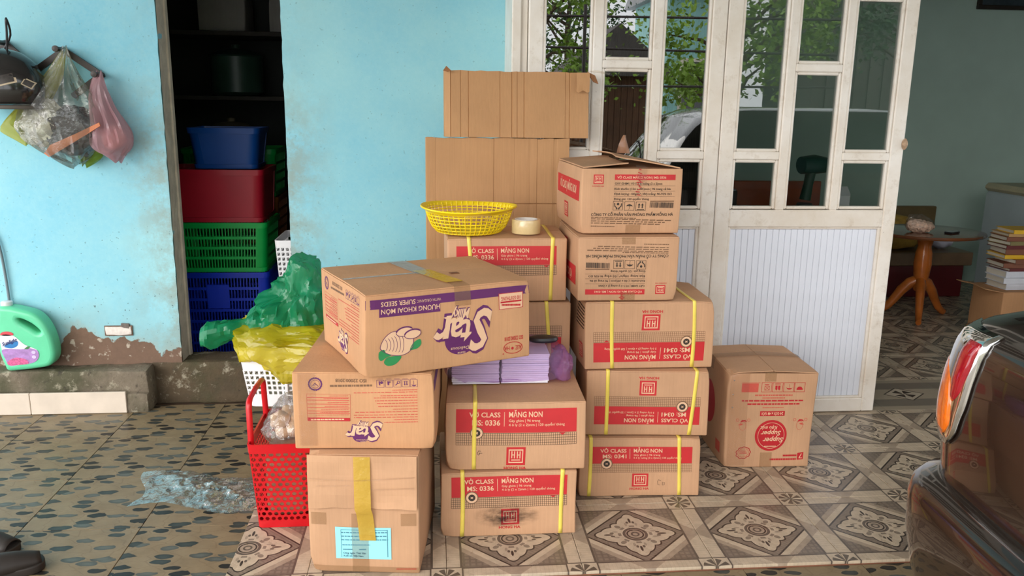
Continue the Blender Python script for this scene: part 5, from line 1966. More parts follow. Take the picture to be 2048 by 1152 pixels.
MB().lathe([(.001, 0), (.0215, 0), (.0225, .002), (.0225, .018), (.020, .020), (.001, .020)], 24, (zx((125, 232))[0], 0, .281)).obj('cap', MT_WHP, bt, 40)
yf = -.0406


def flat(name, pts, mat, lift, par=bt):
    P = [Vector((zx(q)[0], yf - lift * .0007, zx(q)[1])) for q in pts]
    return MB().add(P, tessellate_polygon([[Vector((p.x, p.z, 0)) for p in P]])).obj(name, mat, par, None, False)


lb_ = flat('label', [tuple(q) for q in spline([(86, 462), (180, 462), (250, 530), (300, 556), (345, 580), (356, 625), (335, 665), (292, 688), (200, 700), (128, 706), (100, 650), (84, 570)], 4)], plain('label_white', sr(240, 238, 244), .4, .03), 1)
flat('label_violet', [tuple(q) for q in spline([(90, 572), (230, 572), (280, 562), (345, 582), (355, 625), (335, 664), (292, 687), (200, 698), (128, 704), (102, 650)], 4)], plain('label_violet', sr(168, 128, 188), .4, .2, 60), 2, lb_)
flat('label_flower', [tuple(q) for q in spline([(118, 672), (180, 640), (255, 655), (270, 690), (200, 699), (126, 702)], 4)], plain('label_pink_flower', sr(206, 92, 142), .4, .35, 120), 3, lb_)
flat('label_red', [tuple(q) for q in spline([(88, 458), (104, 432), (150, 428), (182, 444), (172, 460)], 3)], plain('label_red', sr(206, 66, 76), .4), 1, lb_)
flat('label_blue', [tuple(q) for q in spline([(106, 548), (140, 520), (206, 505), (206, 540), (170, 562), (128, 560)], 4)], plain('label_blue', sr(40, 124, 190), .4, .2, 40), 2, lb_)
for q in ((318, 598), (318, 636)):
    flat('label_dot', [(q[0] + 16 * math.cos(t), q[1] + 14 * math.sin(t)) for t in [2 * PI * i / 14 for i in range(14)]], plain('label_dot', sr(206, 190, 222), .4), 3, lb_)
vs, fs, wt = text_mesh('Sunlight', .025)
P = []
for x, y in vs:
    px, py = 94 + 112 * x / wt, 546 - y / .69 * 30 - 40 * x / wt
    P.append(Vector((zx((px, py))[0], yf - .0025, zx((px, py))[1])))
MB().add(P, fs).obj('label_lettering', plain('navy_print', sr(26, 44, 110), .4), lb_, None, False)['kind'] = 'stuff'
flat('label_leaf', [(250, 570), (278, 548), (300, 552), (280, 572)], plain('label_leaf', sr(60, 120, 70), .4), 3, lb_)
bt.location = (at(60, 742, Y=3.56).x - .012, 3.582, .1755)
# ------------------------------------------------------------------ store room: stacked crates
def crate(name, label, cx, yf, z, w, d, h, mat, taper=.94, cols=26, rows=4, plate=False, rz=0., group='plastic crates in the store room', solid=False):
    """slatted plastic crate, front face at y = yf"""
    t = thing(name, label, 'crate', (cx, yf + d / 2, z), rz, group)
    bw, bd = w * taper, d * taper
    def half(zz):
        f = zz / h
        return (bw + (w - bw) * f) / 2, (bd + (d - bd) * f) / 2
    ring_rect(MB(), half, h - .028, h, .008, .025).obj('rim', mat, t, 40)
    ring_rect(MB(), half, 0, .022, .008, .025).obj('base_rim', mat, t, 40)
    MB().box((-bw / 2 + .01, -bd / 2 + .01, .002), (bw / 2 - .01, bd / 2 - .01, .012), .003).obj('base', mat, t)
    for sx in (-1, 1):
        for sy in (-1, 1):
            a0, b0 = half(.02)
            a1, b1 = half(h - .02)
            q = .052
            pts = lambda a, b, zz: [Vector((sx * a, sy * (b - q), zz)), Vector((sx * (a - .003), sy * (b - .022), zz)), Vector((sx * (a - .022), sy * (b - .003), zz)), Vector((sx * (a - q), sy * b, zz)), Vector((sx * (a - q), sy * (b - .006), zz)), Vector((sx * (a - .026), sy * (b - .010), zz)), Vector((sx * (a - .010), sy * (b - .026), zz)), Vector((sx * (a - .006), sy * (b - q), zz))]
            MB().loft([pts(a0, b0, .02), pts(a1, b1, h - .02)]).obj('corner_post', mat, t, 40)
    for sd in range(4):
        mb = MB()
        z0, z1 = .02, h - .026
        nn = cols if sd % 2 == 0 else int(cols * d / w)
        def P(s, zz, o):
            a, b = half(zz)
            a2, b2 = a - .048, b - .048
            return [Vector((s * a2, -b + o, zz)), Vector((a - o, s * b2, zz)), Vector((-s * a2, b - o, zz)), Vector((-a + o, -s * b2, zz))][sd]
        def barr(s0, s1, za, zb2, o):
            mb.add([P(s0, za, o), P(s1, za, o), P(s1, zb2, o), P(s0, zb2, o), P(s0, za, o + .005), P(s1, za, o + .005), P(s1, zb2, o + .005), P(s0, zb2, o + .005)], [(0, 1, 2, 3), (7, 6, 5, 4), (0, 4, 5, 1), (1, 5, 6, 2), (2, 6, 7, 3), (3, 7, 4, 0)])
        if solid:
            barr(-1, 1, z0, z1, .003)
        else:
            for i in range(nn + 1):
                s = -1 + 2 * i / nn
                barr(s - .32 / nn, s + .32 / nn, z0, z1, .003)
            for j in range(1, rows):
                zz = z0 + (z1 - z0) * j / rows
                barr(-1, 1, zz - .007, zz + .007, .0)
        o = mb.obj('slat_panel', mat, t)
        if not solid:
            o['kind'] = 'stuff'
        if plate and sd == 0:
            MB().box((-.06, -half(h * .7)[1] - .003, h * .58), (.05, -half(h * .7)[1] + .008, h * .86), .002).obj('name_plate', mat, t)
    return t


CG, CB, CR = plain('green_crate_plastic', sr(0, 172, 74), .35, .06), plain('blue_crate_plastic', sr(14, 52, 190), .35, .06), plain('red_crate_plastic', sr(176, 22, 44), .35, .06)
CB2, CO = plain('sky_blue_crate_plastic', sr(12, 72, 150), .35, .06), plain('brown_crate_plastic', sr(150, 86, 30), .4, .06)
YC = 4.20
crate('crate', 'tall dark blue crate with a name plate, lowest of the front stack', -1.090, YC, .02, .50, .38, .449, CB, .95, 26, 7, True)
crate('crate', 'bright green slatted crate under the red crate in the dark doorway', -1.088, YC, .471, .50, .38, .252, CG)
crate('crate', 'dark red solid-sided crate between the green and the top blue crate', -1.094, YC, .725, .50, .38, .262, CR, solid=True)
crate('crate', 'sky-blue smaller tub crowning the front stack in the dark doorway', -1.030, YC + .02, .989, .345, .28, .20, CB2, .86, solid=True)
for z, m, l in ((.02, CB, 'blue crate at the foot of the rear stack'), (.282, CG, 'green crate second from the floor in the rear stack'), (.544, CO, 'brown crate in the rear stack'), (.806, CG, 'green crate on top of the rear stack')):
    crate('crate', l + ' in the store room', -1.105, 4.61, z, .50, .38, .260, m, group='plastic crates in the store room')
bs_ = thing('tall_basket', 'white perforated basket half hidden at the right edge of the dark doorway', 'basket', (-.575, 4.02, .02))
hf = tub(bs_, .25, .25, .32, .32, .67, .03, .64, 15, 15, 26, MT_WHP, .30, square=True)
ring_rect(MB(), hf, .635, .67, .006, .02).obj('rim', MT_WHP, bs_, 50)
MB().box((-.12, -.12, .002), (.12, .12, .03), .003).obj('base', MT_WHP, bs_)
# dim shelves with pots at the back of the store room
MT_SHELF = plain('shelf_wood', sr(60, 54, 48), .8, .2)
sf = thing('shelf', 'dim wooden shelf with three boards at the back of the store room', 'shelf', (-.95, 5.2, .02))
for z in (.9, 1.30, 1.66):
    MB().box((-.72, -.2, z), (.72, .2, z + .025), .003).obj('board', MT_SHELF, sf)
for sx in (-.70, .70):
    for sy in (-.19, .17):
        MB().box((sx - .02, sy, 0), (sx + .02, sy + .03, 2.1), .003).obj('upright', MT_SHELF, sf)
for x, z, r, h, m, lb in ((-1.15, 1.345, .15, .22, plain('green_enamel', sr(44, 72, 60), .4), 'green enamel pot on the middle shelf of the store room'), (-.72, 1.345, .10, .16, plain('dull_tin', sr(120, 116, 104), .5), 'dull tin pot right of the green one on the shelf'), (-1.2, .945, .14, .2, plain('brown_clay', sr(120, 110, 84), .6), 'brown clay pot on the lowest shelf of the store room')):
    pt = thing('pot', lb, 'pot', (x, 5.15, z + .002), 0, 'pots on the dim shelf')
    MB().lathe([(r * .8, 0), (r, .02), (r, h), (r * 1.06, h + .008), (r * .95, h + .008), (r * .92, .03), (.001, .03)], 24, caps=False).obj('bowl', m, pt, 40)
    MB().lathe([(r * 1.04, h + .01), (r * .6, h + .04), (.02, h + .05), (.025, h + .07), (.001, h + .075)], 24, caps=False).obj('lid', m, pt, 40)
for x, lb in ((-1.2, 'grey carton left on the top shelf of the store room'), (-.80, 'grey carton right on the top shelf of the store room')):
    Carton('storage_box', lb, .26, .24, .20, (x - .13, 5.06), 0, 1.707, int(90 + x * 10), 'boxes on the dim top shelf', mat=cardboard('grey_card', sr(150, 146, 140)))

# ------------------------------------------------------------------ living room
MT_OAK = plain('varnished_wood', sr(176, 96, 36), .25, .2, 14, coat=.4)
MT_MAROON = plain('maroon_wood', sr(86, 22, 26), .35, .15, 8)
MT_TOP = plain('dark_polished_top', sr(112, 66, 40), .16, .15, 8, coat=.4)
tb_ = thing('pedestal_table', 'oval wooden pedestal table with three curved legs in the green room', 'table', (3.135, 4.93, 0))
tb_.scale = (1.0, 1.0, 1.045)
MB().lathe([(.001, .524), (.33, .524), (.352, .528), (.358, .536), (.352, .546), (.33, .549), (.001, .549)], 48, sy=.86).obj('table_top', MT_TOP, tb_, 40)
MB().lathe([(.001, .17), (.034, .17), (.045, .19), (.040, .215), (.034, .225), (.048, .27), (.055, .34), (.050, .41), (.040, .45), (.046, .47), (.05, .49), (.10, .522), (.001, .522)], 24).obj('stem', MT_OAK, tb_, 50)
for k2, a in enumerate((-118, 15, 152)):
    ca, sa = math.cos(math.radians(a)), math.sin(math.radians(a))
    MB().tube([(r * ca, r * sa, z) for r, z in ((.02, .235), (.06, .215), (.105, .165), (.14, .11), (.175, .06), (.215, .026), (.235, .018))], [.030, .030, .028, .025, .022, .019, .017], 10, flat=1.15).obj('leg', MT_OAK, tb_, 60)
fb = thing('snack_bag', 'clear bag of pink-beige snacks on the oval table', 'bag', (3.03, 4.84, .5755))
crumpled(lambda n: Vector((n.x * .082, n.y * .05, .036 + n.z * .035 + .028 * max(0, -n.x) * max(0, n.z))), 4, .008, 24, 4, .003).obj('filling', plain('pinkish_snacks', sr(232, 196, 172), .6, .25, 60), fb, 40)
crumpled(lambda n: Vector((n.x * .088 - .045 * max(0, n.z) ** 2, n.y * .054 * (1 - .5 * max(0, n.z)), .042 + n.z * (.040 if n.z < 0 else .070))), 4, .006, 20, 5, .002).obj('bag_film', clear_film('snack_film', (.95, .95, .95, 1), .03, .1, .02, .4), fb, 40)
gs = thing('phone', 'small black phone lying on the oval table', 'phone', (3.22, 4.80, .5745), .5)
MB().box((-.05, -.025, 0), (.05, .025, .012), .004).obj('case', MT_BLACKP, gs)
MB().box((-.045, -.021, .0118), (.045, .021, .0128)).obj('screen', plain('grey_screen', sr(150, 160, 165), .1), gs)

bn = thing('bench', 'maroon wooden chest bench behind the oval table', 'bench', (3.25, 5.74, 0))
MB().box((-.56, -.25, .0), (.56, .25, .235), .006).obj('chest', MT_MAROON, bn)
MB().box((-.60, -.28, .235), (.60, .27, .33), .006).obj('seat', plain('bench_seat_wood', sr(120, 96, 72), .4, .15), bn)
MB().box((-.60, .22, .33), (.60, .27, .60), .006).obj('backrest', plain('bench_back_wood', sr(110, 92, 60), .5, .15), bn)
ma = crumpled(lambda n: Vector((math.copysign(abs(n.x) ** .5, n.x) * .46, math.copysign(abs(n.y) ** .6, n.y) * .19, .115 + math.copysign(abs(n.z) ** .6, n.z) * .11)), 4, .018, 9, 3).map(lambda p: (p.x + 3.10, p.y + 5.72, max(.002, p.z) + .3315))
tag(ma.obj('folded_mat', plain('yellow_brown_quilt', sr(178, 140, 60), .8, .3, 12), None, 60), 'folded yellow-brown mat on the maroon bench', 'mat')
ro = crumpled(lambda n: Vector((n.x * .085, n.y * .08, .06 + n.z * .058)), 4, .01, 14, 4).map(lambda p: (p.x + 3.70, p.y + 5.65, p.z + .3325))
tag(ro.obj('white_bag', plain('white_film_bag', sr(206, 206, 222), .4, .1), None, 60), 'white plastic bundle beside the yellow-brown mat', 'plastic bag')
ro = crumpled(lambda n: Vector((n.x * .08, n.y * .07, .075 + n.z * .074)), 4, .012, 14, 9).map(lambda p: (p.x + 2.93, p.y + 5.26, max(.002, p.z)))
tag(ro.obj('white_bag', plain('grey_film_bag', sr(196, 200, 204), .4, .1), None, 60), 'grey-white plastic bundle on the floor in front of the bench', 'plastic bag')

wm = thing('washing_machine', 'pale grey box-shaped appliance with a yellowed lid beside the bench', 'appliance', (4.175, 5.20, 0), 0)
MT_WM = plain('pale_grey_enamel', sr(170, 184, 188), .35, .06, 4)
MB().box((-.30, -.27, .05), (.30, .27, .775), .018).obj('cabinet', MT_WM, wm)
MB().box((-.31, -.28, .775), (.31, .28, .83), .02).obj('lid', plain('yellowed_plastic', sr(176, 170, 140), .5, .08), wm)
MB().box((-.08, -.2, .83), (.22, -.02, .852), .008).obj('control_panel', MT_BLACKP, wm)
MB().box((-.02, -.274, .70), (.03, -.268, .715)).obj('badge', MT_BLACKP, wm)
for sx in (-1, 1):
    for sy in (-1, 1):
        MB().lathe([(.001, 0), (.028, 0), (.024, .05), (.001, .05)], 12, (sx * .25, sy * .22, 0)).obj('foot', MT_BLACKP, wm)

ob = Carton('open_carton', 'open brown carton with spread flaps under the books, beside the pale appliance', .36, .28, .315, (3.25, 4.30), 0, 0, 95, mat=MT_CARD2)
flap_sheet(ob, (-.178, -.13, .305), (-.178, .13, .305), (-.13, -.02, 0), .03, seed=5, name='open_flap')
R_ = random.Random(12)
zz = .3125
BK = [('white', sr(206, 208, 216), 6), ('brown', sr(110, 62, 46), 5), ('yellow', sr(212, 168, 40), 2)]
seq = [('white', .030), ('white', .026), ('white', .030), ('dark red', .014), ('brown', .022), ('brown', .020), ('yellow', .018), ('brown', .026), ('dark red', .018), ('olive', .018), ('brown', .020), ('tan', .014), ('yellow', .018)]
cl = {'white': sr(206, 208, 216), 'dark red': sr(96, 38, 36), 'brown': sr(120, 72, 50), 'yellow': sr(216, 170, 36), 'olive': sr(126, 116, 74), 'tan': sr(178, 140, 92)}
nth = {}
ordn = ['lowest', 'second', 'third', 'fourth', 'fifth']
for i, (cn, th) in enumerate(seq):
    nth[cn] = nth.get(cn, 0) + 1
    one = sum(1 for c, _ in seq if c == cn) == 1
    lb = ('the only %s book in the pile on the open carton' % cn) if one else ('%s %s book counted upward in the pile on the open carton' % (ordn[nth[cn] - 1], cn))
    th *= 1.25
    bb = thing('book', lb, 'book', (3.415 + R_.uniform(-.02, .03), 4.44 + R_.uniform(-.01, .01), zz), R_.uniform(-.12, .12), 'books piled on the open carton')
    MB().box((-.122, -.083, .003), (.124, .083, th - .003)).obj('pages', plain('book_pages', sr(206, 198, 182), .8, .05), bb)
    cm = plain('book_cover', cl[cn], .5, .08)
    MB().box((-.128, -.088, 0), (.128, .088, .003)).box((-.128, -.088, th - .003), (.128, .088, th)).box((-.128, -.088, .003), (.128, -.084, th - .003)).obj('cover', cm, bb)
    zz += th + .0006

pc = thing('picture', 'dark framed picture high on the green wall at the upper right', 'picture', (4.30, 6.005, 2.05))
MB().box((-.31, -.015, 0), (.31, .012, .03), .003).box((-.31, -.015, .37), (.31, .012, .40), .003).box((-.31, -.015, .03), (-.28, .012, .37), .003).box((.28, -.015, .03), (.31, .012, .37), .003).obj('frame', MT_WOOD, pc)
MB().box((-.28, -.004, .03), (.28, .010, .37)).obj('image', plain('dark_print', sr(60, 70, 78), .4, .5, 9), pc)

# things seen through the glass of the right-hand door
dk = thing('desk', 'red-brown wooden desk seen through the door glass', 'desk', (2.02, 5.15, 0))
MT_RW = plain('red_brown_wood', sr(166, 74, 34), .3, .2, 10, coat=.3)
MB().box((-.62, -.28, .50), (.62, .28, .53), .005).obj('desk_top', MT_RW, dk)
MB().box((-.60, .22, .53), (.60, .27, .84), .005).obj('back_board', MT_RW, dk)
MB().box((-.58, .0, .66), (.10, .22, .68), .004).obj('shelf_board', MT_RW, dk)
for sx in (-.57, .53):
    for sy in (-.25, .20):
        MB().box((sx, sy, 0), (sx + .05, sy + .05, .50), .004).obj('leg', MT_RW, dk)
dr_ = thing('hand_drill', 'dark green hand drill standing on the red-brown desk', 'tool', (2.42, 5.06, .5305), .2)
MG = plain('dark_green_shell', sr(18, 66, 48), .4, .1)
MB().tube([(-.11, 0, .44), (-.02, 0, .445), (.07, 0, .44), (.12, 0, .44)], [.055, .062, .05, .028], 14).obj('motor_housing', MG, dr_, 50)
MB().tube([(-.03, 0, .42), (-.045, 0, .32), (-.06, 0, .22)], [.034, .03, .036], 12).obj('grip', MG, dr_, 50)
MB().lathe([(.001, 0), (.12, 0), (.13, .03), (.11, .10), (.06, .17), (.045, .2), (.001, .2)], 20, (-.06, 0, 0)).obj('stand', plain('grey_stand', sr(72, 72, 70), .5), dr_, 40)
jar_ = thing('white_carton', 'white drinks carton at the right end of the red-brown desk', 'carton', (2.58, 5.02, .5305), .1)
MB().box((-.045, -.045, 0), (.045, .045, .26), .004).obj('carton_body', MT_WHP, jar_)
MB().add([(-.045, -.045, .26), (.045, -.045, .26), (.045, .045, .26), (-.045, .045, .26), (-.045, 0, .31), (.045, 0, .31)], [(0, 1, 5, 4), (3, 4, 5, 2), (1, 2, 5), (0, 4, 3)]).obj('gable_top', MT_WHP, jar_)
for x, z0, c2, lb in ((1.62, .682, sr(120, 40, 44), 'maroon tin left on the desk shelf behind the glass'), (1.78, .682, sr(196, 206, 214), 'pale tin in the middle of the desk shelf behind the glass'), (1.94, .682, sr(60, 60, 62), 'dark tin right on the desk shelf behind the glass')):
    tn = thing('tin', lb, 'tin', (x, 5.28, z0), 0, 'tins on the desk shelf')
    MB().lathe([(.001, 0), (.055, 0), (.058, .005), (.058, .10), (.055, .105), (.001, .105)], 20).obj('can', plain('tin_paint', c2, .35), tn, 40)
    MB().lathe([(.001, .1055), (.05, .1055), (.05, .112), (.001, .112)], 20).obj('can_lid', MT_WM, tn, 40)
for x, a, lb in ((1.66, .12, 'left of the two pale rods leaning on the back wall behind the glass'), (1.80, .06, 'right of the two pale rods leaning on the back wall behind the glass')):
    tag(MB().tube([(x, 5.90, .0), (x + a, 5.99, 1.5)], .009, 8).obj('rod', plain('pale_rod', sr(200, 196, 186), .4), None, 60), lb, 'rod', 'rods leaning on the back wall')
tag(MB().tube([(1.93, 5.92, 0), (1.95, 5.99, 1.32)], .03, 10).obj('red_post', plain('faded_red_paint', sr(164, 66, 54), .5), None, 60), 'faded red post leaning on the back wall behind the glass', 'post')

# ------------------------------------------------------------------ dark car backed up at the right
MT_CAR = NB('dark_brown_car_paint')
MT_CAR.set(Base_Color=sr(30, 20, 15), Roughness=.22, Metallic=.0)
MT_CAR.bsdf.inputs['Coat Weight'].default_value = 1
MT_CAR.bsdf.inputs['Coat Roughness'].default_value = .02
MT_CAR = MT_CAR.mat
CX0, CX1, CYF, CYN = 1.082, 5.2, 1.800, .09
# (height, rear inset, side inset, front inset)
prof = [(.16, .10, .10, .10), (.20, .05, .06, .05), (.28, .018, .03, .02), (.38, .002, .018, .0), (.46, .0, .015, .0), (.486, .006, .018, .01), (.502, .022, .026, .03), (.509, .052, .034, .06), (.512, .062, .034, .07), (.530, .062, .030, .08), (.60, .060, .024, .09), (.68, .062, .022, .12), (.76, .066, .026, .22), (.82, .072, .032, .45), (.85, .082, .040, .7), (.868, .104, .055, .8), (.884, .16, .075, .9), (.900, .26, .095, 1.0), (.915, .34, .115, 1.1), (.93, .36, .13, 1.2), (1.10, .48, .20, 1.5), (1.25, .60, .28, 1.8), (1.30, .72, .34, 1.95), (1.325, 1.0, .48, 2.2)]


def car_ring(z, er, es, ef, n=9, R=.19):
    x0, x1, y0, y1 = CX0 + er, CX1 - ef, CYN + es, CYF - es
    pts = []
    for cx, cy, t0 in ((x0 + R, y1 - R, 180), (x0 + R, y0 + R, 270), (x1 - R, y0 + R, 0), (x1 - R, y1 - R, 90)):
        seq_ = range(n + 1)
        for k2 in seq_:
            t = math.radians(t0 - 90 * k2 / n) if t0 == 180 else math.radians(t0 + 90 * k2 / n)
            pts.append((cx, cy, t))
    return pts


def car_pts(z, er, es, ef, n=10, R=.19):
    """rounded rectangle, counted anticlockwise from above, with crowned rear and straight runs"""
    x0, x1, y0, y1 = CX0 + er, CX1 - ef, CYN + es, CYF - es
    out = []
    for cx, cy, t0, nx in ((x1 - R, y1 - R, 0, 8), (x0 + R, y1 - R, 90, 12), (x0 + R, y0 + R, 180, 8), (x1 - R, y0 + R, 270, 12)):
        for k2 in range(n + 1):
            t = math.radians(t0 + 90 * k2 / n)
            out.append(Vector((cx + R * math.cos(t), cy + R * math.sin(t), z)))
        # straight run to the next corner
        nxt = {0: (x0 + R, y1), 90: (x0, y0 + R), 180: (x1 - R, y0), 270: (x1, y1 - R)}[t0]
        last = out[-1]
        for k2 in range(1, nx):
            f = k2 / nx
            p = last.lerp(Vector((nxt[0], nxt[1], z)), f)
            if t0 == 90:
                p.x -= .035 * math.sin(PI * f)
            out.append(p)
    return out


def car_interp(z):
    for a, b in zip(prof, prof[1:]):
        if z <= b[0]:
            f = (z - a[0]) / (b[0] - a[0])
            return tuple(a[i] + (b[i] - a[i]) * f for i in (1, 2, 3))
    return prof[-1][1:]


car = thing('car', 'dark brown glossy car seen from its rear corner at the right edge', 'car', (0, 0, 0))
NB_ = 9
MB().loft([car_pts(z, a, b, c) for z, a, b, c in prof[:NB_]]).obj('bumper', MT_CAR, car, 50)
MB().loft([car_pts(z, a, b, c) for z, a, b, c in prof[NB_ - 1:20]]).obj('body', MT_CAR, car, 50)
GL = plain('dark_car_glass', sr(14, 20, 18), .04, .05, coat=1.)
MB().loft([car_pts(z, a, b, c) for z, a, b, c in prof[19:22]]).obj('windows', GL, car, 50)
MB().loft([car_pts(z, a, b, c) for z, a, b, c in prof[21:]]).obj('roof', MT_CAR, car, 50)


def corner(phi, z, off):
    """point on the rear far corner of the body; phi 0 = straight side, 90 = straight back, beyond = along the back"""
    er, es, ef = car_interp(z)
    R = .19
    x0, y1 = CX0 + er, CYF - es
    if phi <= 90:
        t = math.radians(90 + phi)
        return Vector((x0 + R + (R + off) * math.cos(t), y1 - R + (R + off) * math.sin(t), z))
    return Vector((x0 - off, y1 - R - (phi - 90) * .004, z))


def lamp_patch(name, poly, mat, off, parent, n=14):
    """lens between two curves: poly = list of (z, phi_left, phi_right)"""
    zs = [p[0] for p in poly]
    def ph(z, k2):
        for a, b in zip(poly, poly[1:]):
            if z <= b[0]:
                f = (z - a[0]) / (b[0] - a[0])
                return a[k2] + (b[k2] - a[k2]) * f
        return poly[-1][k2]
    mb = MB()
    mb.grid(lambda u, v: corner(ph(zs[0] + (zs[-1] - zs[0]) * v, 1) * (1 - u) + ph(zs[0] + (zs[-1] - zs[0]) * v, 2) * u, zs[0] + (zs[-1] - zs[0]) * v, off + .006 * math.sin(PI * u) ** .5 * math.sin(PI * min(1, max(0, v))) ** .5), 12, n)
    o = mb.obj(name, mat, parent, 180)
    o.modifiers.new('thickness', 'SOLIDIFY').thickness = -.006
    return o


CHROME = plain('chrome', (.82, .82, .80, 1), .06, .02, metal=1.)
RLENS = plain('red_lens', sr(150, 16, 30), .08, .15, 60, coat=1.)
ALENS = plain('amber_lens', sr(220, 104, 10), .08, .2, 60, coat=1.)
bz = lamp_patch('tail_light_bezel', [(.60, 40, 80), (.63, 30, 88), (.70, 22, 93), (.78, 22, 95), (.84, 30, 96), (.866, 44, 94)], CHROME, .002, car)
lamp_patch('red_lens', [(.705, 80, 82), (.73, 78, 87), (.79, 77, 90.5), (.83, 78, 91), (.845, 80, 90)], RLENS, .007, bz)
lamp_patch('amber_lens', [(.622, 45, 77), (.65, 35, 82), (.70, 30, 81), (.75, 32, 74), (.78, 34, 60)], ALENS, .007, bz)
# chrome line where the lid meets the body, bumper moulding
MB().tube([corner(p_, .614, .002) for p_ in range(24, 66, 4)], .0022, 6).obj('chrome_line', CHROME, car, 60)
for x in (1.86, 4.3):
    for y, sg in ((CYF - .13, 1), (CYN + .13, -1)):
        wh = MB().lathe([(.001, -.09), (.20, -.09), (.285, -.085), (.30, -.06), (.302, .0), (.30, .06), (.285, .085), (.20, .09), (.001, .09)], 32)
        o = wh.map(lambda p: (p.x + x, p.z + y, p.y + .290)).obj('tyre', plain('tyre_rubber', sr(30, 30, 30), .8), car, 40)
        MB().lathe([(.001, .092), (.06, .10), (.17, .093), (.19, .0905), (.001, .0905)], 24).map(lambda p: (p.x + x, p.z * sg + y, p.y + .290)).obj('wheel_disc', CHROME, o, 40)
# ------------------------------------------------------------------ the yard behind the camera, mirrored in the glass
MT_LEAF = plain('leaf', sr(126, 160, 52), .5, .45, 3)
MT_LEAF2 = plain('dark_leaf', sr(48, 84, 34), .5, .4, 3)
MT_BARK = plain('bark', sr(84, 68, 54), .9, .3, 12)


def tree(name, label, x, y, h, rad, seed, mat, nl=2600, cz=.7):
    t = thing(name, label, 'tree', (x, y, -.03), 0, 'trees across the yard')
    R = random.Random(seed)
    mb = MB().tube([(0, 0, 0), (.04, .02, h * .3), (-.03, .05, h * .55), (.05, 0, h * .8)], [.11, .09, .07, .03], 10)
    tips = []
    for k in range(13):
        a, z0 = R.uniform(0, 6.28), R.uniform(.3, .75) * h
        tip = Vector((math.cos(a) * rad * R.uniform(.5, .95), math.sin(a) * rad * R.uniform(.5, .95), z0 + R.uniform(.1, .35) * h))
        mb.tube([(0, 0, z0), Vector((0, 0, z0)).lerp(tip, .5) + Vector((0, 0, .12)), tip], [.04, .025, .008], 6)
        tips.append(tip)
    mb.obj('trunk', MT_BARK, t, 60)
    lm = MB()
    for k in range(nl):
        c = R.choice(tips)
        p = c + Vector((R.gauss(0, .32), R.gauss(0, .32), R.gauss(0, .28))) * rad * .55
        d = Vector((R.uniform(-1, 1), R.uniform(-1, 1), R.uniform(-.9, .3))).normalized()
        s = d.cross(Vector((R.uniform(-1, 1), R.uniform(-1, 1), R.uniform(-1, 1)))).normalized()
        L = R.uniform(.06, .13)
        lm.add([p, p + d * L * .5 + s * L * .28, p + d * L, p + d * L * .5 - s * L * .28], [(0, 1, 2, 3)])
    lm.obj('foliage', mat, t, None, False)['kind'] = 'stuff'
    return t


tree('leafy_tree', 'leafy tree mirrored in the right half of the left door', 4.3, -5.2, 3.3, 1.3, 1, MT_LEAF, 4200)
tree('leafy_tree', 'bushy tree mirrored in the left panes of the left door', 1.5, -6.4, 3.4, 1.25, 2, MT_LEAF, 5200)
tree('leafy_tree', 'tall tree far left across the yard behind the camera', -5.2, -9.0, 5.4, 2.0, 3, MT_LEAF2)
tree('leafy_tree', 'spreading tree far right across the yard behind the camera', 8.2, -6.6, 4.4, 1.6, 4, MT_LEAF2, 4200)
tree('leafy_tree', 'dense tree behind the bushy one across the yard', -1.2, -10.6, 5.0, 1.8, 6, MT_LEAF2, 5200)
tree('leafy_tree', 'dense tree left of the turquoise house across the yard', 3.1, -12.8, 5.2, 1.7, 8, MT_LEAF2, 5200)
ht = thing('garden_hut', 'brown wooden hut between the trees, mirrored in the door glass', 'hut', (3.3, -9.0, -.03))
MT_HUT = plain('hut_boards', sr(96, 66, 46), .8, .25, 4)
for k in range(14):
    MB().box((-.80 + k * .1145, .5, 0), (-.692 + k * .1145, .53, 1.95), .003).obj('board', MT_HUT, ht)
MB().box((-.8, -.9, 0), (.8, .5, 1.95)).obj('walls', MT_HUT, ht)
MB().add([(-1.1, .8, 1.85), (1.1, .8, 1.85), (0, .8, 2.75), (-1.1, -1.1, 1.85), (1.1, -1.1, 1.85), (0, -1.1, 2.75)], [(0, 1, 2), (3, 5, 4), (0, 2, 5, 3), (1, 4, 5, 2), (0, 3, 4, 1)]).obj('roof', plain('hut_roof', sr(84, 78, 76), .7, .2, 3), ht)
hs_ = thing('neighbour_house', 'neighbouring house with a pale turquoise wall mirrored in the door glass', 'house', (7.0, -13.5, -.03))
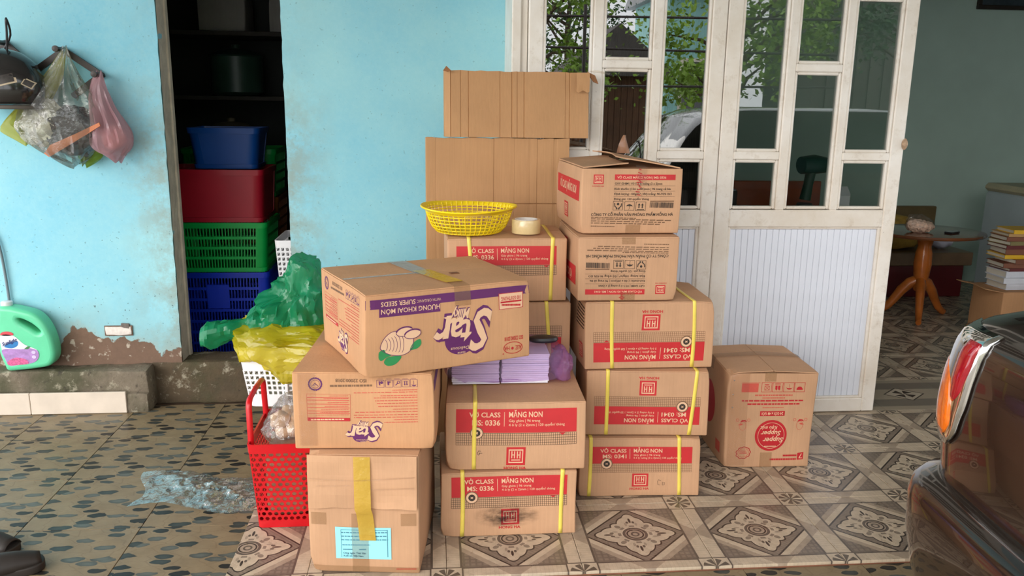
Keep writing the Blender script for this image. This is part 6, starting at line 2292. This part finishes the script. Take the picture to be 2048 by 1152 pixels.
MB().box((-1.7, -2, 0), (-.1, 1.2, 3.9)).obj('wall', plain('turquoise_wall', sr(160, 214, 212), .8, .1, 1), hs_)
MB().add([(-1.9, 1.7, 3.8), (.1, 1.7, 3.8), (.1, -.4, 5.1), (-1.9, -.4, 5.1), (.1, -2.5, 3.8), (-1.9, -2.5, 3.8)], [(0, 1, 2, 3), (3, 2, 4, 5), (1, 4, 2), (0, 3, 5), (0, 5, 4, 1)]).obj('roof', plain('grey_roof_sheet', sr(150, 152, 156), .6, .15, 2), hs_)
for x in (-.9,):
    w_ = MB().box((x - .5, 1.18, 1.2), (x + .5, 1.26, 2.4), .01).obj('window', MT_WHITE, hs_)
    MB().box((x - .42, 1.25, 1.28), (x + .42, 1.27, 2.32)).obj('pane', GL, w_)
fn = thing('trellis_frame', 'dark pole trellis across the yard behind the camera', 'trellis', (2.6, -3.4, -.03))
for k in range(4):
    MB().tube([(-2.4 + k * 1.6, 0, 0), (-2.4 + k * 1.6, 0, 2.5)], .022, 8).obj('post', MT_WOOD, fn, 60)
for z0, z1 in ((1.55, 1.6), (2.02, 1.98), (2.35, 2.4)):
    MB().tube([(-2.6, 0, z0), (2.6, 0, z1)], .014, 6).obj('rail', MT_WOOD, fn, 60)
MB().tube([(-2.4, 0, 2.3), (-.8, 0, 1.5)], .014, 6).obj('brace', MT_WOOD, fn, 60)
sd = thing('added_shed', 'long weathered grey shed behind the trees at the far side of the yard', 'shed', (10.9, -11.0, -.03))  # unseen building, added so the right door glass mirrors something dark
MT_SHED = plain('weathered_sheet', sr(92, 88, 80), .8, .25, 3)
MB().box((-3.2, -1.5, 0), (3.4, 1, 4.0)).obj('walls', MT_SHED, sd)
for k in range(22):
    MB().box((-3.2 + k * .3, 1.0, 0), (-3.1 + k * .3, 1.04, 4.0), .005).obj('rib', MT_SHED, sd)
MB().box((-3.5, -1.8, 4.0), (3.7, 1.4, 4.12), .01).obj('roof', plain('shed_roof', sr(70, 68, 66), .8, .2, 3), sd)
